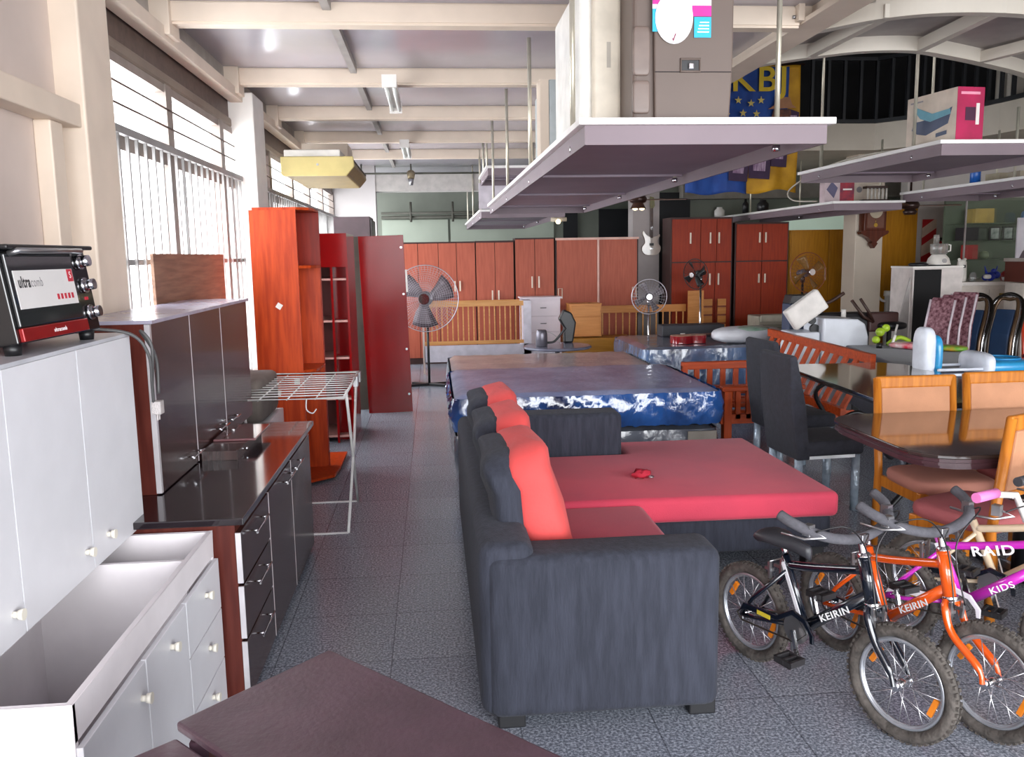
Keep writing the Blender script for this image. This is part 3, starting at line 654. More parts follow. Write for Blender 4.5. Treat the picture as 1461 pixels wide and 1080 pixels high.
# ============================================================ MATTRESSES
def grid_wrap(x0, x1, y0, y1, z0, z1, amp, seed, bulge=.02, n=230, nz=9, rc=.1):
    """crinkled plastic skirt running round the rounded rectangle"""
    random.seed(seed); P = []
    def arc(cx, cy, a0): return [(cx+rc*cos(radians(a0+90*k/5)), cy+rc*sin(radians(a0+90*k/5))) for k in range(6)]
    key = arc(x1-rc, y0+rc, -90)+arc(x1-rc, y1-rc, 0)+arc(x0+rc, y1-rc, 90)+arc(x0+rc, y0+rc, 180); key.append(key[0])
    Ls = [0]
    for a, b in zip(key, key[1:]): Ls.append(Ls[-1]+hypot(b[0]-a[0], b[1]-a[1]))
    for i in range(n):
        s = Ls[-1]*i/n; k = max(j for j in range(len(Ls)) if Ls[j] <= s+1e-9); k = min(k, len(key)-2); f_ = (s-Ls[k])/max(1e-9, Ls[k+1]-Ls[k])
        P.append((key[k][0]*(1-f_)+key[k+1][0]*f_, key[k][1]*(1-f_)+key[k+1][1]*f_))
    vs = []; cx, cy = (x0+x1)/2, (y0+y1)/2
    offs = [random.uniform(-1, 1) for _ in range(n)]; tw = [random.uniform(-1, 1) for _ in range(n)]
    for j in range(nz):
        v = j/(nz-1)
        for i, (x, y) in enumerate(P):
            a = P[(i+1) % n]; b = P[i-1]; tx, ty = a[0]-b[0], a[1]-b[1]; L_ = hypot(tx, ty); nx, ny = ty/L_, -tx/L_
            o = bulge*sin(pi*v)+amp*(offs[(i+int(j*1.4)) % n]*.6+tw[(i-int(j*.9)) % n]*.4)*(.35+.65*sin(pi*v))
            vs.append((x+nx*o, y+ny*o, z0+(z1-z0)*v+amp*.4*tw[i]*(1 if j in (0,) else .3)))
    fs = [(j*n+i, j*n+(i+1) % n, (j+1)*n+(i+1) % n, (j+1)*n+i) for j in range(nz-1) for i in range(n)]
    return MB().add(vs, fs, True)
def top_sheet(x0, x1, y0, y1, z, amp, seed, nx=36, ny=28, lip=.03):
    random.seed(seed); vs = []
    for j in range(ny+1):
        for i in range(nx+1):
            u, v = i/nx, j/ny; e = min(u, 1-u, v, 1-v)
            vs.append((x0+(x1-x0)*u, y0+(y1-y0)*v, z+amp*random.uniform(-1, 1)*(1 if e > .02 else 0)-(lip if e < .001 else 0)))
    return MB().add(vs, [(j*(nx+1)+i, j*(nx+1)+i+1, (j+1)*(nx+1)+i+1, (j+1)*(nx+1)+i) for j in range(ny) for i in range(nx)], True)
ptop = M('plastic_over_grey_ticking', '#9399ba', .36, col2='#6f7596', scale=3, bump=.9, bscale=16, coat=.35)
pblue = M('blue_wrapping_plastic', '#2f62ad', .13, col2='#1c2445', scale=2.6, stretch=(1, 1, .5), bump=1, bscale=16, coat=1)
pbeige = M('plastic_over_beige_ticking', '#b8a8a4', .4, col2='#938688', scale=2.5, bump=1, bscale=22, coat=.5)
pgrey = M('grey_wrapping_plastic', '#6f7480', .2, col2='#4c505c', scale=2.5, bump=.8, bscale=10, coat=.8)
pclear = M('crinkled_film', '#b6bcc8', .15, col2='#7a8496', scale=3, bump=.8, bscale=12, coat=.8)
def mattress(label, x0, x1, y0, y1, z0, z1, top, side, seed, amp=.012, piping=True, name='mattress', group=None):
    t = T(name, label, 'mattress', ((x0+x1)/2, (y0+y1)/2, z0), 0, group); hx = (x1-x0)/2; hy = (y1-y0)/2; h = z1-z0
    B((-hx+.03, -hy+.03, .0), (hx-.03, hy-.03, h-.012)).build('core', M('dark_ticking', '#2c2f3a', .8), t, bevel=.05, seg=3)
    grid_wrap(-hx, hx, -hy, hy, .012, h-.02, amp, seed).build('plastic_wrap', side, t)
    top_sheet(-hx+.02, hx-.02, -hy+.02, hy-.02, h, .0035, seed).build('top_sheet', top, t)
    return t
tm = mattress('lower mattress under the blue plastic one, wrapped in grey film', .14, 2.24, 6.5, 8.1, .0, .33, pgrey, pgrey, 5)
B((.78, -.845, .16), (1.01, -.83, .30)).build('card_label', M('pale_card', '#9c948a', .6), tm, label='pale card label near the right corner')
t = mattress('mattress wrapped in glossy blue plastic, topmost behind the sofa', .12, 2.26, 6.45, 8.12, .345, .635, ptop, pblue, 1, .022)

mattress('beige topped mattress behind the blue plastic one, under crinkled film', .14, 2.2, 8.2, 9.55, .0, .6, pbeige, pclear, 2)
mattress('mattress in blue white film at the back carrying the red guitar', 2.42, 4.5, 9.7, 11.4, .0, .6, M('plastic_over_blue_grey', '#757887', .22, col2='#5c6174', scale=3, bump=.6, bscale=14, coat=.5), M('blue_white_film', '#5f7ba6', .15, col2='#34405c', scale=3, bump=.8, bscale=10, coat=.8), 3)

# ============================================================ CHAIRS AND TABLES
parson = M('charcoal_upholstery', '#2b2c36', .85, col2='#23242c', scale=30, bump=.2, bscale=120, sheen=.05)
wrapleg = M('wrapped_steel_leg', '#b4c4d4', .2, .3, bump=.6, bscale=50, scale=10, var=.2, coat=.5)
def parsons(label, loc, rz):
    t = T('upholstered_dining_chair', label, 'chair', loc, rz, 'charcoal upholstered dining chairs')
    rb_((-.2, -.22, .38), (.25, .22, .48), .025, 'seat', parson, t)
    m = MB(); m.prism([(-.22, .36), (-.13, .36), (-.165, .7), (-.24, 1.03), (-.26, 1.045), (-.29, 1.03), (-.27, .7)], (0, -.22, 0), (1, 0, 0), (0, 0, 1), (0, .44, 0)); m.build('backrest', parson, t, bevel=.012, seg=3)
    for x in (-.19, .21):
        for y in (-.18, .18): MB().cyl((x, y, 0), (x, y, .38), .027).build('leg', wrapleg, t)
    B((-.18, -.2, .36), (.22, .2, .38)).build('seat_rail', dullsteel, t)
    return t
parsons('charcoal dining chair with plastic wrapped legs, the nearer of two', (2.5, 5.4, 0), radians(4)); parsons('charcoal dining chair with plastic wrapped legs, the farther of two', (2.72, 6.25, 0), radians(6))
gtop = M('dark_glossy_tabletop', '#3f3431', .07, col2='#332a29', scale=3, coat=.6, bump=.02)
def round_rect(x0, x1, y0, y1, c, n=5):
    o = []
    for cx, cy, a in ((x1-c, y0+c, -90), (x1-c, y1-c, 0), (x0+c, y1-c, 90), (x0+c, y0+c, 180)):
        for k in range(n+1): q = radians(a+90*k/n); o.append((cx+c*cos(q), cy+c*sin(q)))
    return o
t = T('dining_table', 'dark glossy dining table with ribbed edge, nearest the bicycles', 'table', (2.98, 4.06, 0))
def ctop(x0, x1, y0, y1, c):   # clipped-corner outline
    return [(x0+c*.85, y0), (x1-c*.85, y0), (x1, y0+c), (x1, y1-c), (x1-c*.85, y1), (x0+c*.85, y1), (x0, y1-c), (x0, y0+c)]
def ring(z0, z1, s, poly): return MB().prism([(x*s, y*s) for x, y in poly], (0, 0, z0), (1, 0, 0), (0, 1, 0), (0, 0, z1-z0))
pl_ = round_rect(-.82, .82, -.52, .52, .22)
ring(.755, .775, 1, pl_).build('tabletop', gtop, t, bevel=.005)
em = M('mauve_ribbed_edge', '#4b3238', .3)
m = MB()
for z0, z1, s in ((.738, .7545, .985), (.724, .738, .995), (.708, .724, .975)): m.prism([(x*s, y*s) for x, y in pl_], (0, 0, z0), (1, 0, 0), (0, 1, 0), (0, 0, z1-z0))
m.build('ribbed_edge', em, t)
MB().cyl((0, -.1, .03), (0, -.1, .71), .055).build('pedestal', black, t); B((-.4, -.14, 0), (.4, -.06, .035)).build('foot_bar', black, t, bevel=.01); B((-.04, -.4, .0), (.04, .3, .03)).build('foot_bar', black, t, bevel=.01)
t = T('dining_table', 'dark glossy dining table on curved black metal legs, behind the nearer dark table', 'table', (3.23, 5.74, 0), radians(-3))
ring(.755, .777, 1, ctop(-.47, .5, -.95, .95, .16)).build('tabletop', M('dark_olive_glass_top', '#3d3a35', .06, col2='#353430', scale=2, coat=.6), t, bevel=.004)
ring(.735, .755, .96, ctop(-.47, .5, -.95, .95, .16)).build('frame', black, t)
for s in (-1, 1):
    for q in (-1, 1):
        MB().tube(curve([(.1*q, .55*s, .73), (.3*q, .62*s, .6), (.16*q, .68*s, .3), (.34*q, .72*s, .06), (.4*q, .75*s, .02)], 6), .018, n=8).build('leg', black, t)
MB().torus((0, -.55, .3), .14, .014, (0, 1, 0)).build('leg_scroll', black, t); MB().torus((0, .55, .3), .14, .014, (0, 1, 0)).build('leg_scroll', black, t)
oak = wood('honey_wood', '#c47a2c', '#a9621e', .3); peach = M('peach_upholstery', '#c08a68', .8, bump=.15, bscale=150, var=.06); rose = M('rose_seat_fabric', '#b06060', .8, col2='#a05558', scale=3, bump=.15, bscale=150)
def woodchair(label, loc, rz, seatmat=rose):
    t = T('wooden_dining_chair', label, 'chair', loc, rz, 'honey wood chairs with padded seats')
    for s in (-1, 1):
        MB().tube([(-.22, .225*s, 0), (-.2, .225*s, .44), (-.26, .225*s, .97)], .023, n=8).build('rear_leg', oak, t, smooth=True)
        MB().bar((.2, .2*s, 0), (.2, .2*s, .42), .04, .04).build('front_leg', oak, t, bevel=.005)
        MB().bar((-.19, .21*s, .39), (.19, .2*s, .39), .022, .06).build('seat_rail', oak, t)
    MB().bar((.2, -.2, .39), (.2, .2, .39), .022, .06).build('seat_rail', oak, t)
    m = MB(); m.soft((-.19, -.23, .40), (.25, .23, .49), .45, 10); m.build('seat', seatmat, t)
    m = MB(); m.bar((-.255, -.24, .945), (-.255, .24, .945), .03, .07); m.build('top_rail', oak, t, bevel=.01)
    MB().bar((-.235, -.2, .62), (-.235, .2, .62), .022, .03).build('lower_rail', oak, t, bevel=.004)
    q = Matrix.Translation((-.243, 0, .775)) @ Matrix.Rotation(radians(-6.5), 4, 'Y'); MB().box((-.018, -.205, -.14), (.018, .205, .14), q).build('back_pad', peach, t, bevel=.008)
    return t
woodchair('honey wood chair with peach back, facing the camera, left of the pair behind the table', (2.735, 4.36, 0), radians(-90), M('peach_rose_seat', '#b67a66', .8, col2='#a86f62', scale=3))
woodchair('honey wood chair with peach back, facing the camera, right of the pair behind the table', (3.31, 4.42, 0), radians(-90))
woodchair('honey wood chair with rose seat beside the pink bicycle at the right edge', (2.57, 3.73, 0), radians(113))

# ============================================================ BICYCLES
def bike(label, rear, rz, paint, deco, txt, R=.205, steer=0, wb=.715, saddle=True, bars='foam', barmat=None, tz=0, wheels='#4a4644', pad=None, lean=0, rack=True):
    t = T('child_bicycle', label, 'bicycle', (rear[0], rear[1], 0), rz, rot=(lean, 0, rz))
    H = Vector((.585, 0, .445)); HT = Vector((.545, 0, .595)); BB = Vector((.29, 0, .25)); ST = Vector((.2, 0, .46)); A = Vector((0, 0, R)); hub = Vector((wb, 0, R))
    tyre = M('dusty_tyre', '#5a544f', .9, var=.25, scale=25, bump=.6, bscale=60); rim = M('alloy_rim', '#bfc3ca', .25, .7); sp = M('spoke_steel', '#c8c8cc', .25, .8); amber = M('amber_reflector', '#e8851c', .25, coat=.5)
    def wheel(c, par, ang=0, fwd=True):
        """a wheel is its tyre with rim, hub, spokes and reflectors as sub-parts"""
        Q = Matrix.Translation(c) @ Matrix.Rotation(ang, 4, 'Z'); ax = Q.to_3x3() @ Vector((0, 1, 0))
        m = MB(); m.torus(c, R-.022, .023, ax, 56, 10)
        for i in range(56):
            for s in (-1, 1):
                q = 2*pi*(i+.5*(s > 0))/56; p = Vector((cos(q)*(R-.001), .010*s, sin(q)*(R-.001))); e = Vector((-sin(q), 0, cos(q)))*.006
                m.bar(Q @ (p-e), Q @ (p+e), .012, .008)
        w_ = m.build('wheel', tyre, par)
        m = MB(); m.torus(c, R-.05, .009, ax, 56, 8, 1.3); m.torus(c, R-.058, .004, ax, 56, 6, 1.5); m.build('rim', rim, w_)
        m = MB(); m.cyl(Q @ Vector((0, -.045, 0)), Q @ Vector((0, .045, 0)), .014); m.cyl(Q @ Vector((0, -.035, 0)), Q @ Vector((0, -.03, 0)), .022); m.cyl(Q @ Vector((0, .03, 0)), Q @ Vector((0, .035, 0)), .022); m.build('hub', chrome, w_)
        m = MB()
        for i in range(20):
            q = 2*pi*i/20; s = 1 if i % 2 else -1; o_ = .45*(1 if i % 4 < 2 else -1)
            m.cyl(Q @ Vector((cos(q+o_)*.02, .032*s, sin(q+o_)*.02)), Q @ Vector((cos(q)*(R-.052), 0, sin(q)*(R-.052))), .0018, n=5)
        m.build('spokes', sp, w_)
        for q in (-.35, 2.6):
            p = Vector((cos(q)*R*.6, .006, sin(q)*R*.6)); e = Vector((-sin(q), 0, cos(q)))*.035; m = MB(); m.bar(Q @ (p-e), Q @ (p+e), .014, .02); m.build('reflector', amber, w_, bevel=.003)
        return w_
    wheel(A, t)
    m = MB(); m.tube(curve([ST+Vector((.0, 0, .01)), (.33, 0, .50), HT-Vector((0, 0, .035))], 6), .0165, n=10); m.tube([H-Vector((.01, 0, -.035)), BB+Vector((.03, 0, .02))], [.02, .023], n=10)
    m.tube([ST+Vector((-.02, 0, .045)), BB], .0165, n=10); m.tube([HT+Vector((-.005, 0, .02)), H], .023, n=12); m.cyl(BB-Vector((0, .035, 0)), BB+Vector((0, .035, 0)), .024)
    for s in (-1, 1):
        m.tube([ST+Vector((0, .012*s, -.01)), (.06, .05*s, R+.09), (0, .055*s, R)], .009, n=8); m.tube([BB+Vector((-.01, .02*s, 0)), (.08, .05*s, R+.01), (0, .055*s, R)], .009, n=8)
    fr = m.build('frame', paint, t)
    if txt:
        d = (H-BB).normalized()
        for s in (-1,): text('frame_lettering', txt.split()[-1], M('white_decal', '#f2f2f2', .4), fr, lerp(BB, H, .52)+Vector((0, -.0235, .008)), d, (0, 0, 1), .036, .001, width=.15 if len(txt) < 8 else .1, bold=.0004)
        if ' ' in txt: text('frame_lettering', txt.split()[0], M('white_decal', '#f2f2f2', .4), fr, (.4, -.02, .5), (1, 0, .3), (0, 0, 1), .055, .001, width=.16, bold=.001)
    if deco:
        sd = MB(); a = ST+Vector((-.018, -.017, .02)); b = lerp(ST, BB, .8)+Vector((0, -.017, 0)); sd.bar(a, b, .004, .016, (1, 0, 0)); sd.build('seat_tube_decal', M('pale_decal', '#dfe0e6', .4), fr)
        B((.1, -.068, .245), (.17, -.066, .262)).build('chain_guard_decal', M(deco, {'yellow_decal': '#d8c23a'}.get(deco, '#e8e4e8'), .4), fr)
    # chain guard, crank, pedals
    cgm = blackpaint if bars != 'pink' else M('white_guard', '#e6dfe8', .35)
    m = MB(); m.prism([(0, .225), (.02, .265), (.2, .275), (.28, .328), (.345, .31), (.385, .26), (.385, .225), (.37, .225), (.365, .258), (.335, .292), (.28, .305), (.205, .255), (.04, .24)], (0, -.066, 0), (1, 0, 0), (0, 0, 1), (0, .01, 0)); m.build('chain_guard', cgm, t, bevel=.002)
    m = MB(); m.cyl(BB-Vector((0, .05, 0)), BB-Vector((0, .056, 0)), .058, n=28); cw = m.build('chainwheel', dullsteel, t)
    m = MB(); m.tube([(x, -.053, z) for x, z in ((0, R+.025), (.29, .31), (.345, .25), (.29, .195), (0, R-.025), (-.025, R))], .004, n=6, closed=True); m.build('chain', M('oily_chain', '#4b4640', .4, .7), t)
    pm = M('dark_pedal', '#2c2a2c', .5)
    for s, a in ((-1, -70), (1, 110)):
        e = Vector((cos(radians(a))*.1, 0, sin(radians(a))*.1)); m = MB(); m.bar(BB+Vector((0, .07*s, 0)), BB+e+Vector((0, .078*s, 0)), .01, .02); c_ = m.build('crank', chrome, t)
        p = BB+e+Vector((0, .12*s, 0)); m = MB(); m.box(p-Vector((.042, .04, .012)), p+Vector((-.03, .04, .012))); m.box(p+Vector((.03, -.04, -.012)), p+Vector((.042, .04, .012))); m.box(p-Vector((.042, .04, .012)), p+Vector((.042, -.032, .012))); m.box(p+Vector((-.042, .032, -.012)), p+Vector((.042, .04, .012))); m.box(p-Vector((.006, .04, .01)), p+Vector((.006, .04, .01))); m.build('pedal', pm, c_, bevel=.002)
    MB().tube([(.18, .03, .23), (.14, .1, .05), (.12, .14, .005)], .007, n=6).build('kickstand', dullsteel, t)
    # saddle
    sx = Vector((.17, 0, .51)); MB().cyl(ST+Vector((-.02, 0, .045)), sx+Vector((-.005, 0, .035)), .0125).build('seat_post', chrome, t)
    if saddle:
        m = MB(); prof = [(-.11, .058, .0), (-.09, .075, .008), (-.04, .072, .01), (.02, .045, .006), (.07, .026, .002), (.12, .02, -.004), (.135, .008, -.012)]; vs = []; k = 12
        for x, w_, dz in prof:
            for i in range(k): q = 2*pi*i/k; vs.append(sx+Vector((x, w_*cos(q), .05+dz+(.022*sin(q) if sin(q) > 0 else .034*sin(q)*(1 if abs(cos(q)) < .8 else .8)))))
        m.add(vs, [(j*k+i, j*k+(i+1) % k, (j+1)*k+(i+1) % k, (j+1)*k+i) for j in range(len(prof)-1) for i in range(k)]+[tuple(range(k)), tuple(range(len(vs)-k, len(vs)))], True)
        m.build('saddle', M('saddle_vinyl', '#34353a', .45, bump=.1), t)
    # steering: fork, wheel and bars turn together
    st = bpy.data.objects.new('fork', MB_fork(H, HT, hub, R, steer, paint)); COL.objects.link(st); st.parent = t
    Z = Matrix.Translation(H) @ Matrix.Rotation(steer, 4, Vector((-.26, 0, .965))) @ Matrix.Translation(-H)
    wf = wheel(hub, t); wf.matrix_local = Z; 
    stem = MB(); stem.cyl(H, HT+Vector((-.018, 0, .075)), .0125); stem.cyl(H+Vector((.004, 0, -.01)), H+Vector((.0, 0, .008)), .028); stem.cyl(HT+Vector((0, 0, .015)), HT+Vector((-.004, 0, .03)), .027, .02)
    bt = HT+Vector((-.02, 0, .08)); stem.cb(bt, (.045, .04, .035)); so = stem.build('stem', chrome, t, bevel=.002); so.matrix_local = Z
    bm_ = barmat or greyfoam
    if bars == 'foam':
        pts = curve([bt+Vector((-.14, -.27, .095)), bt+Vector((-.08, -.255, .07)), bt+Vector((-.02, -.19, .035)), bt+Vector((.0, -.09, .01)), bt, bt+Vector((.0, .09, .01)), bt+Vector((-.02, .19, .035)), bt+Vector((-.08, .255, .07)), bt+Vector((-.14, .27, .095))], 5)
        h = MB().tube(pts, .019, n=10).build('handlebar', bm_, t)
    else:
        h = MB(); 
        for s in (-1, 1): h.tube([bt, bt+Vector((.01, .1*s, .0)), bt+Vector((-.02, .13*s, .1)), bt+Vector((-.06, .26*s, .12)), bt+Vector((-.07, .3*s, .12))], .013, n=8)
        h.tube([bt+Vector((.0, -.125, .06)), bt+Vector((.0, .125, .06))], .008, n=8); h = h.build('handlebar', bm_, t)
        for s in (-1, 1): MB().cyl(bt+Vector((-.055, .23*s, .12)), bt+Vector((-.08, .35*s, .12)), .019).build('grip', M('pink_grip' if bars == 'pink' else 'dark_grip', '#e77fc0' if bars == 'pink' else '#3a3a3e', .6), h)
        if pad: q = B(bt+Vector((.0, -.07, .035)), bt+Vector((.03, .07, .085))).build('handlebar_pad', M('dark_pad', '#3b3a44', .6), h, bevel=.008)
    h.matrix_local = Z
    for s in (-1, 1):
        q = bt+Vector((-.05, .225*s, .055)); m = MB(); m.cb(q, (.03, .03, .04)); m.tube([q+Vector((.02, 0, -.0)), q+Vector((.05, -.03*s, -.02)), q+Vector((0, .02*s, -.03)), q+Vector((-.09, .03*s, -.03))], .005, n=6); m.build('brake_lever', dullsteel, h)
        MB().tube(curve([q+Vector((.03, 0, 0)), q+Vector((.1, -.08*s, .02)), q+Vector((.1, -.2*s, -.1)), H+Vector((.04, .03*s, -.02))], 6), .003, n=5).build('brake_cable', black, h)
    for c_, dx in ((ST+Vector((-.07, 0, -.02)), 0), (H+Vector((.03, 0, -.03)), 1)):
        m = MB()
        for s in (-1, 1): m.bar(c_+Vector((0, .03*s, -.04)), c_+Vector((0, .035*s, .03)), .01, .014); m.cb(c_+Vector((-.01, .025*s, -.005)), (.04, .012, .012))
        m.cyl(c_+Vector((0, -.035, .03)), c_+Vector((0, .035, .03)), .003, n=6); b_ = m.build('brake', dullsteel, t)
        if dx: b_.matrix_local = Z
    return t
def MB_fork(H, HT, hub, R, steer, paint):
    m = MB()
    for s in (-1, 1): m.tube(curve([H+Vector((0, .012*s, -.005)), H+Vector((.012, .04*s, -.03)), H+Vector((.05, .045*s, -.11)), hub+Vector((-.02, .045*s, .05)), hub+Vector((0, .048*s, 0))], 5), [.014]*16+[.009]*5, n=8)
    m.cyl(H+Vector((0, 0, .0)), H+Vector((.004, 0, -.02)), .022)
    Z = Matrix.Translation(H) @ Matrix.Rotation(steer, 4, Vector((-.26, 0, .965))) @ Matrix.Translation(-H); m.v = [tuple(Z @ Vector(v)) for v in m.v]
    me = bpy.data.meshes.new('fork'); me.from_pydata(m.v, [], m.f); me.polygons.foreach_set('use_smooth', m.sm); me.materials.append(paint); me.update(); return me
orangep = M('orange_enamel', '#e0560f', .18, coat=.8, var=.04); pinkp = M('magenta_enamel', '#c32bb4', .2, coat=.7, var=.04); creamp = M('cream_enamel', '#dcc6a8', .3, coat=.4)
bike('black child bicycle with grey foam handlebar, next to the sofa armrest', (1.29, 3.31), radians(-66.3), blackpaint, 'yellow_decal', 'KEIRIN', steer=radians(4))
bike('orange child bicycle between the black one and the magenta one', (1.68, 3.36), radians(-75), orangep, 'white_pink_decal', 'KEIRIN', wb=.76, steer=radians(8), saddle=False)
bike('magenta child bicycle with pink grips at the right edge', (1.97, 3.42), radians(-54), pinkp, 'white_pink_decal', 'RAID KIDS', bars='pink', barmat=M('white_bar', '#ece6e0', .3), saddle=False)
bike('cream child bicycle farthest right, mostly hidden behind the magenta one', (2.24, 3.6), radians(-52), creamp, None, None, bars='bmx', barmat=creamp, pad=1, saddle=False)
# ============================================================ WARDROBES AT THE BACK
rosew = wood('rose_brown_laminate', '#b05c46', '#a3523e', .5); redw = wood('red_cherry_laminate', '#96300f', '#86270c', .5); yelw = wood('amber_laminate', '#b87d1c', '#a66e16', .4)
pale = M('pale_handle', '#e3d2bc', .35); dgap = M('dark_carcass', '#3a1c18', .6)
def wardrobe(label, x0, x1, y, d, z1, doors, mat, carc=None, group=None, name='wardrobe', seams=None, drawers=0):
    """doors: list of (x0, x1, z0, z1, [handle x, z0, z1] or None) in world x"""
    t = T(name, label, 'wardrobe', ((x0+x1)/2, y+d/2, 0), 0, group); cx = (x0+x1)/2; hx = (x1-x0)/2
    B((-hx, -d/2+.02, 0), (hx, d/2, z1)).build('body', carc or mat, t)
    for q in doors:
        a, b, z0, zz, h = q; dd = B((a-cx+.004, -d/2, z0), (b-cx-.004, -d/2+.018, zz)).build('door', mat, t, bevel=.002)
        if h: m = MB(); m.box((h[0]-cx-.011, -d/2-.03, h[1]), (h[0]-cx+.011, -d/2-.018, h[2])); m.box((h[0]-cx-.006, -d/2-.02, h[1]+.01), (h[0]-cx+.006, -d/2, h[2]-.01)); m.build('handle', pale, dd)
    return t
Y0 = 13.62
wardrobe('rose brown four door wardrobe, leftmost of the row along the back', -.46, .68, Y0, .35, 1.925, [(-.46, -.22, .1, 1.9, None), (-.22, .1, .1, 1.9, None), (.1, .385, .1, 1.9, (.35, 1.15, 1.31)), (.385, .68, .1, 1.9, (.43, 1.15, 1.31))], rosew, dgap)
wardrobe('rose brown two door wardrobe with low handles, right of the four door one', .69, 1.29, Y0, .35, 1.93, [(.69, .99, .1, 1.9, (.94, 1.0, 1.15)), (.99, 1.29, .1, 1.9, (1.04, 1.0, 1.15))], rosew, dgap)
wardrobe('rose brown two door wardrobe with high handles, behind the white chest of drawers', 1.31, 1.93, Y0-.05, .4, 1.965, [(1.31, 1.62, .1, 1.94, (1.57, 1.18, 1.36)), (1.62, 1.93, .1, 1.94, (1.68, 1.18, 1.36))], rosew, dgap)
t = wardrobe('rose brown sliding door wardrobe with pale frames, right of the row beside the column', 1.95, 3.29, Y0-.05, .45, 1.95, [(1.97, 2.62, .06, 1.93, None), (2.65, 3.27, .06, 1.93, None)], rosew, dgap)
m = MB(); m.box((-.67, -.245, 1.92), (.67, -.22, 1.955)); m.build('top_rail', M('pale_pink_frame', '#d8a898', .4), t)
B((0, -.245, .05), (.03, -.22, 1.92)).build('centre_rail', M('pale_pink_frame', '#d8a898', .4), t)
for x in (-.6, .6): m = MB(); m.tube([(x-.03, -.24, 1.0), (x+.03, -.24, 1.0), (x+.03, -.24, 1.16), (x-.03, -.24, 1.16)], .008, n=6, closed=True); m.build('pull', pale, t)
Yr = 13.3
t = wardrobe('tall red cherry wardrobe with upper lockers, just right of the column', 3.74, 4.74, Yr, .5, 2.24, [(3.76, 4.22, 1.55, 2.21, (4.05, 1.83, 2.0)), (4.22, 4.48, 1.55, 2.21, (4.37, 1.83, 2.0)), (4.48, 4.72, 1.55, 2.21, (4.45+.06, 1.83, 2.0)), (3.76, 4.22, .08, 1.53, None), (4.22, 4.46, .08, 1.53, (4.37, 1.18, 1.36)), (4.46, 4.72, .08, 1.53, (4.51, 1.18, 1.36))], redw, dgap)
wardrobe('red cherry wardrobe with thin pale handles, right of the taller red one', 4.78, 5.66, Yr, .5, 2.15, [(4.8, 5.22, 1.55, 2.12, (5.17, 1.83, 1.99)), (5.22, 5.64, 1.55, 2.12, (5.27, 1.83, 1.99)), (4.8, 5.22, .08, 1.53, (5.17, 1.2, 1.34)), (5.22, 5.64, .08, 1.53, (5.27, 1.2, 1.34))], redw, dgap)
wardrobe('amber yellow wardrobe behind the fan with the rust coloured guard', 5.9, 6.88, 13.8, .5, 2.03, [(5.91, 6.55, .08, 2.01, (6.5, 1.2, 1.4)), (6.56, 6.87, .08, 2.01, None)], yelw)
wardrobe('amber yellow panelled wardrobe, right of the cream pillar', 6.98, 7.62, 13.0, .35, 2.34, [(6.99, 7.61, 1.32, 2.32, None), (6.99, 7.61, .05, 1.3, None)], yelw)

# ============================================================ CRIBS AND CHESTS
crw = wood('crib_pine', '#d9a060', '#c88c4c', .4, 'x'); crg = M('crib_white_panel', '#d6d0da', .45)
t = T('slatted_crib', 'honey slatted crib with a white lower panel, behind the big chrome fan', 'crib', (.57, 12.75, 0))
B((-.72, -.3, .42), (.74, -.275, .47)).build('bottom_rail', crw, t); B((-.72, -.3, .97), (.74, -.27, 1.04)).build('top_rail', crw, t)
B((-.72, .25, .97), (.74, .28, 1.03)).build('rear_top_rail', crw, t)
m = MB(); m2 = MB()
for i in range(19): x = -.68+i*1.38/18; B((x-.009, -.295, .46), (x+.009, -.28, .98)).build('slat', crw, t)
for i in range(19): x = -.65+i*1.38/18; m2.box((x-.008, .255, .46), (x+.008, .27, .98))
B((-.74, -.31, 0), (-.71, -.27, 1.06)).build('end_post', M('white_post', '#e2ccc0', .4), t); B((.74, -.31, 0), (.85, .28, 1.04)).build('end_panel', crg, t)
B((-.72, -.31, .17), (1.3, -.285, .41)).build('drawer_front', crg, t)
t = T('chest_of_drawers', 'white chest with four drawers and small dark pulls, against the rose brown wardrobes', 'chest of drawers', (1.63, 12.95, 0))
wc = M('lilac_white_laminate', '#dbcfd6', .4, var=.02); B((-.28, -.18, 0), (.27, .2, 1.05)).build('body', wc, t); B((-.33, -.22, 1.05), (.3, .21, 1.07)).build('top', wc, t)
for i in range(4):
    z0 = .79-i*.235; d = B((-.26, -.2, z0), (.265, -.18, z0+.225)).build('drawer', wc, t, bevel=.003); MB().cb((.01, -.21, z0+.12), (.09, .012, .014)).build('pull', M('dark_pull', '#5c5256', .4), d)
t = T('bedside_cabinet', 'light orange wood bedside cabinet on a low yellow box', 'cabinet', (2.23, 12.6, .49))
ow = wood('orange_pine', '#c98646', '#bd7a3b', .4, 'x'); B((-.235, -.15, 0), (.235, .2, .47)).build('body', ow, t); B((-.215, -.165, .02), (.215, -.15, .29)).build('door', ow, t, bevel=.003); B((-.215, -.165, .3), (.215, -.15, .45)).build('drawer', ow, t, bevel=.003)
B((-.24, -.17, .47), (.24, .2, .485)).build('top', ow, t); 
t = T('low_box_bench', 'low yellow wooden box under the bedside cabinet', 'box', (2.42, 12.6, 0)); B((-.5, -.3, 0), (.5, .2, .475)).build('body', wood('mustard_wood', '#b07a2e', '#9d6a22', .45, 'x'), t, bevel=.005); B((-.5, -.31, .1), (.5, -.3, .36)).build('front_panel', wood('mustard_wood', '#b07a2e', '#9d6a22', .45, 'x'), t)
t = T('slatted_crib', 'honey slatted crib with a plain end panel, behind the back mattress', 'crib', (3.35, 12.9, 0))
B((-.85, -.02, .8), (.52, .01, .91)).build('top_rail', ow, t); B((-.85, -.02, .3), (.52, .01, .36)).build('bottom_rail', ow, t)
for i in range(13): x = -.78+i*.105; B((x-.009, -.01, .35), (x+.009, .005, .81)).build('slat', crw, t)
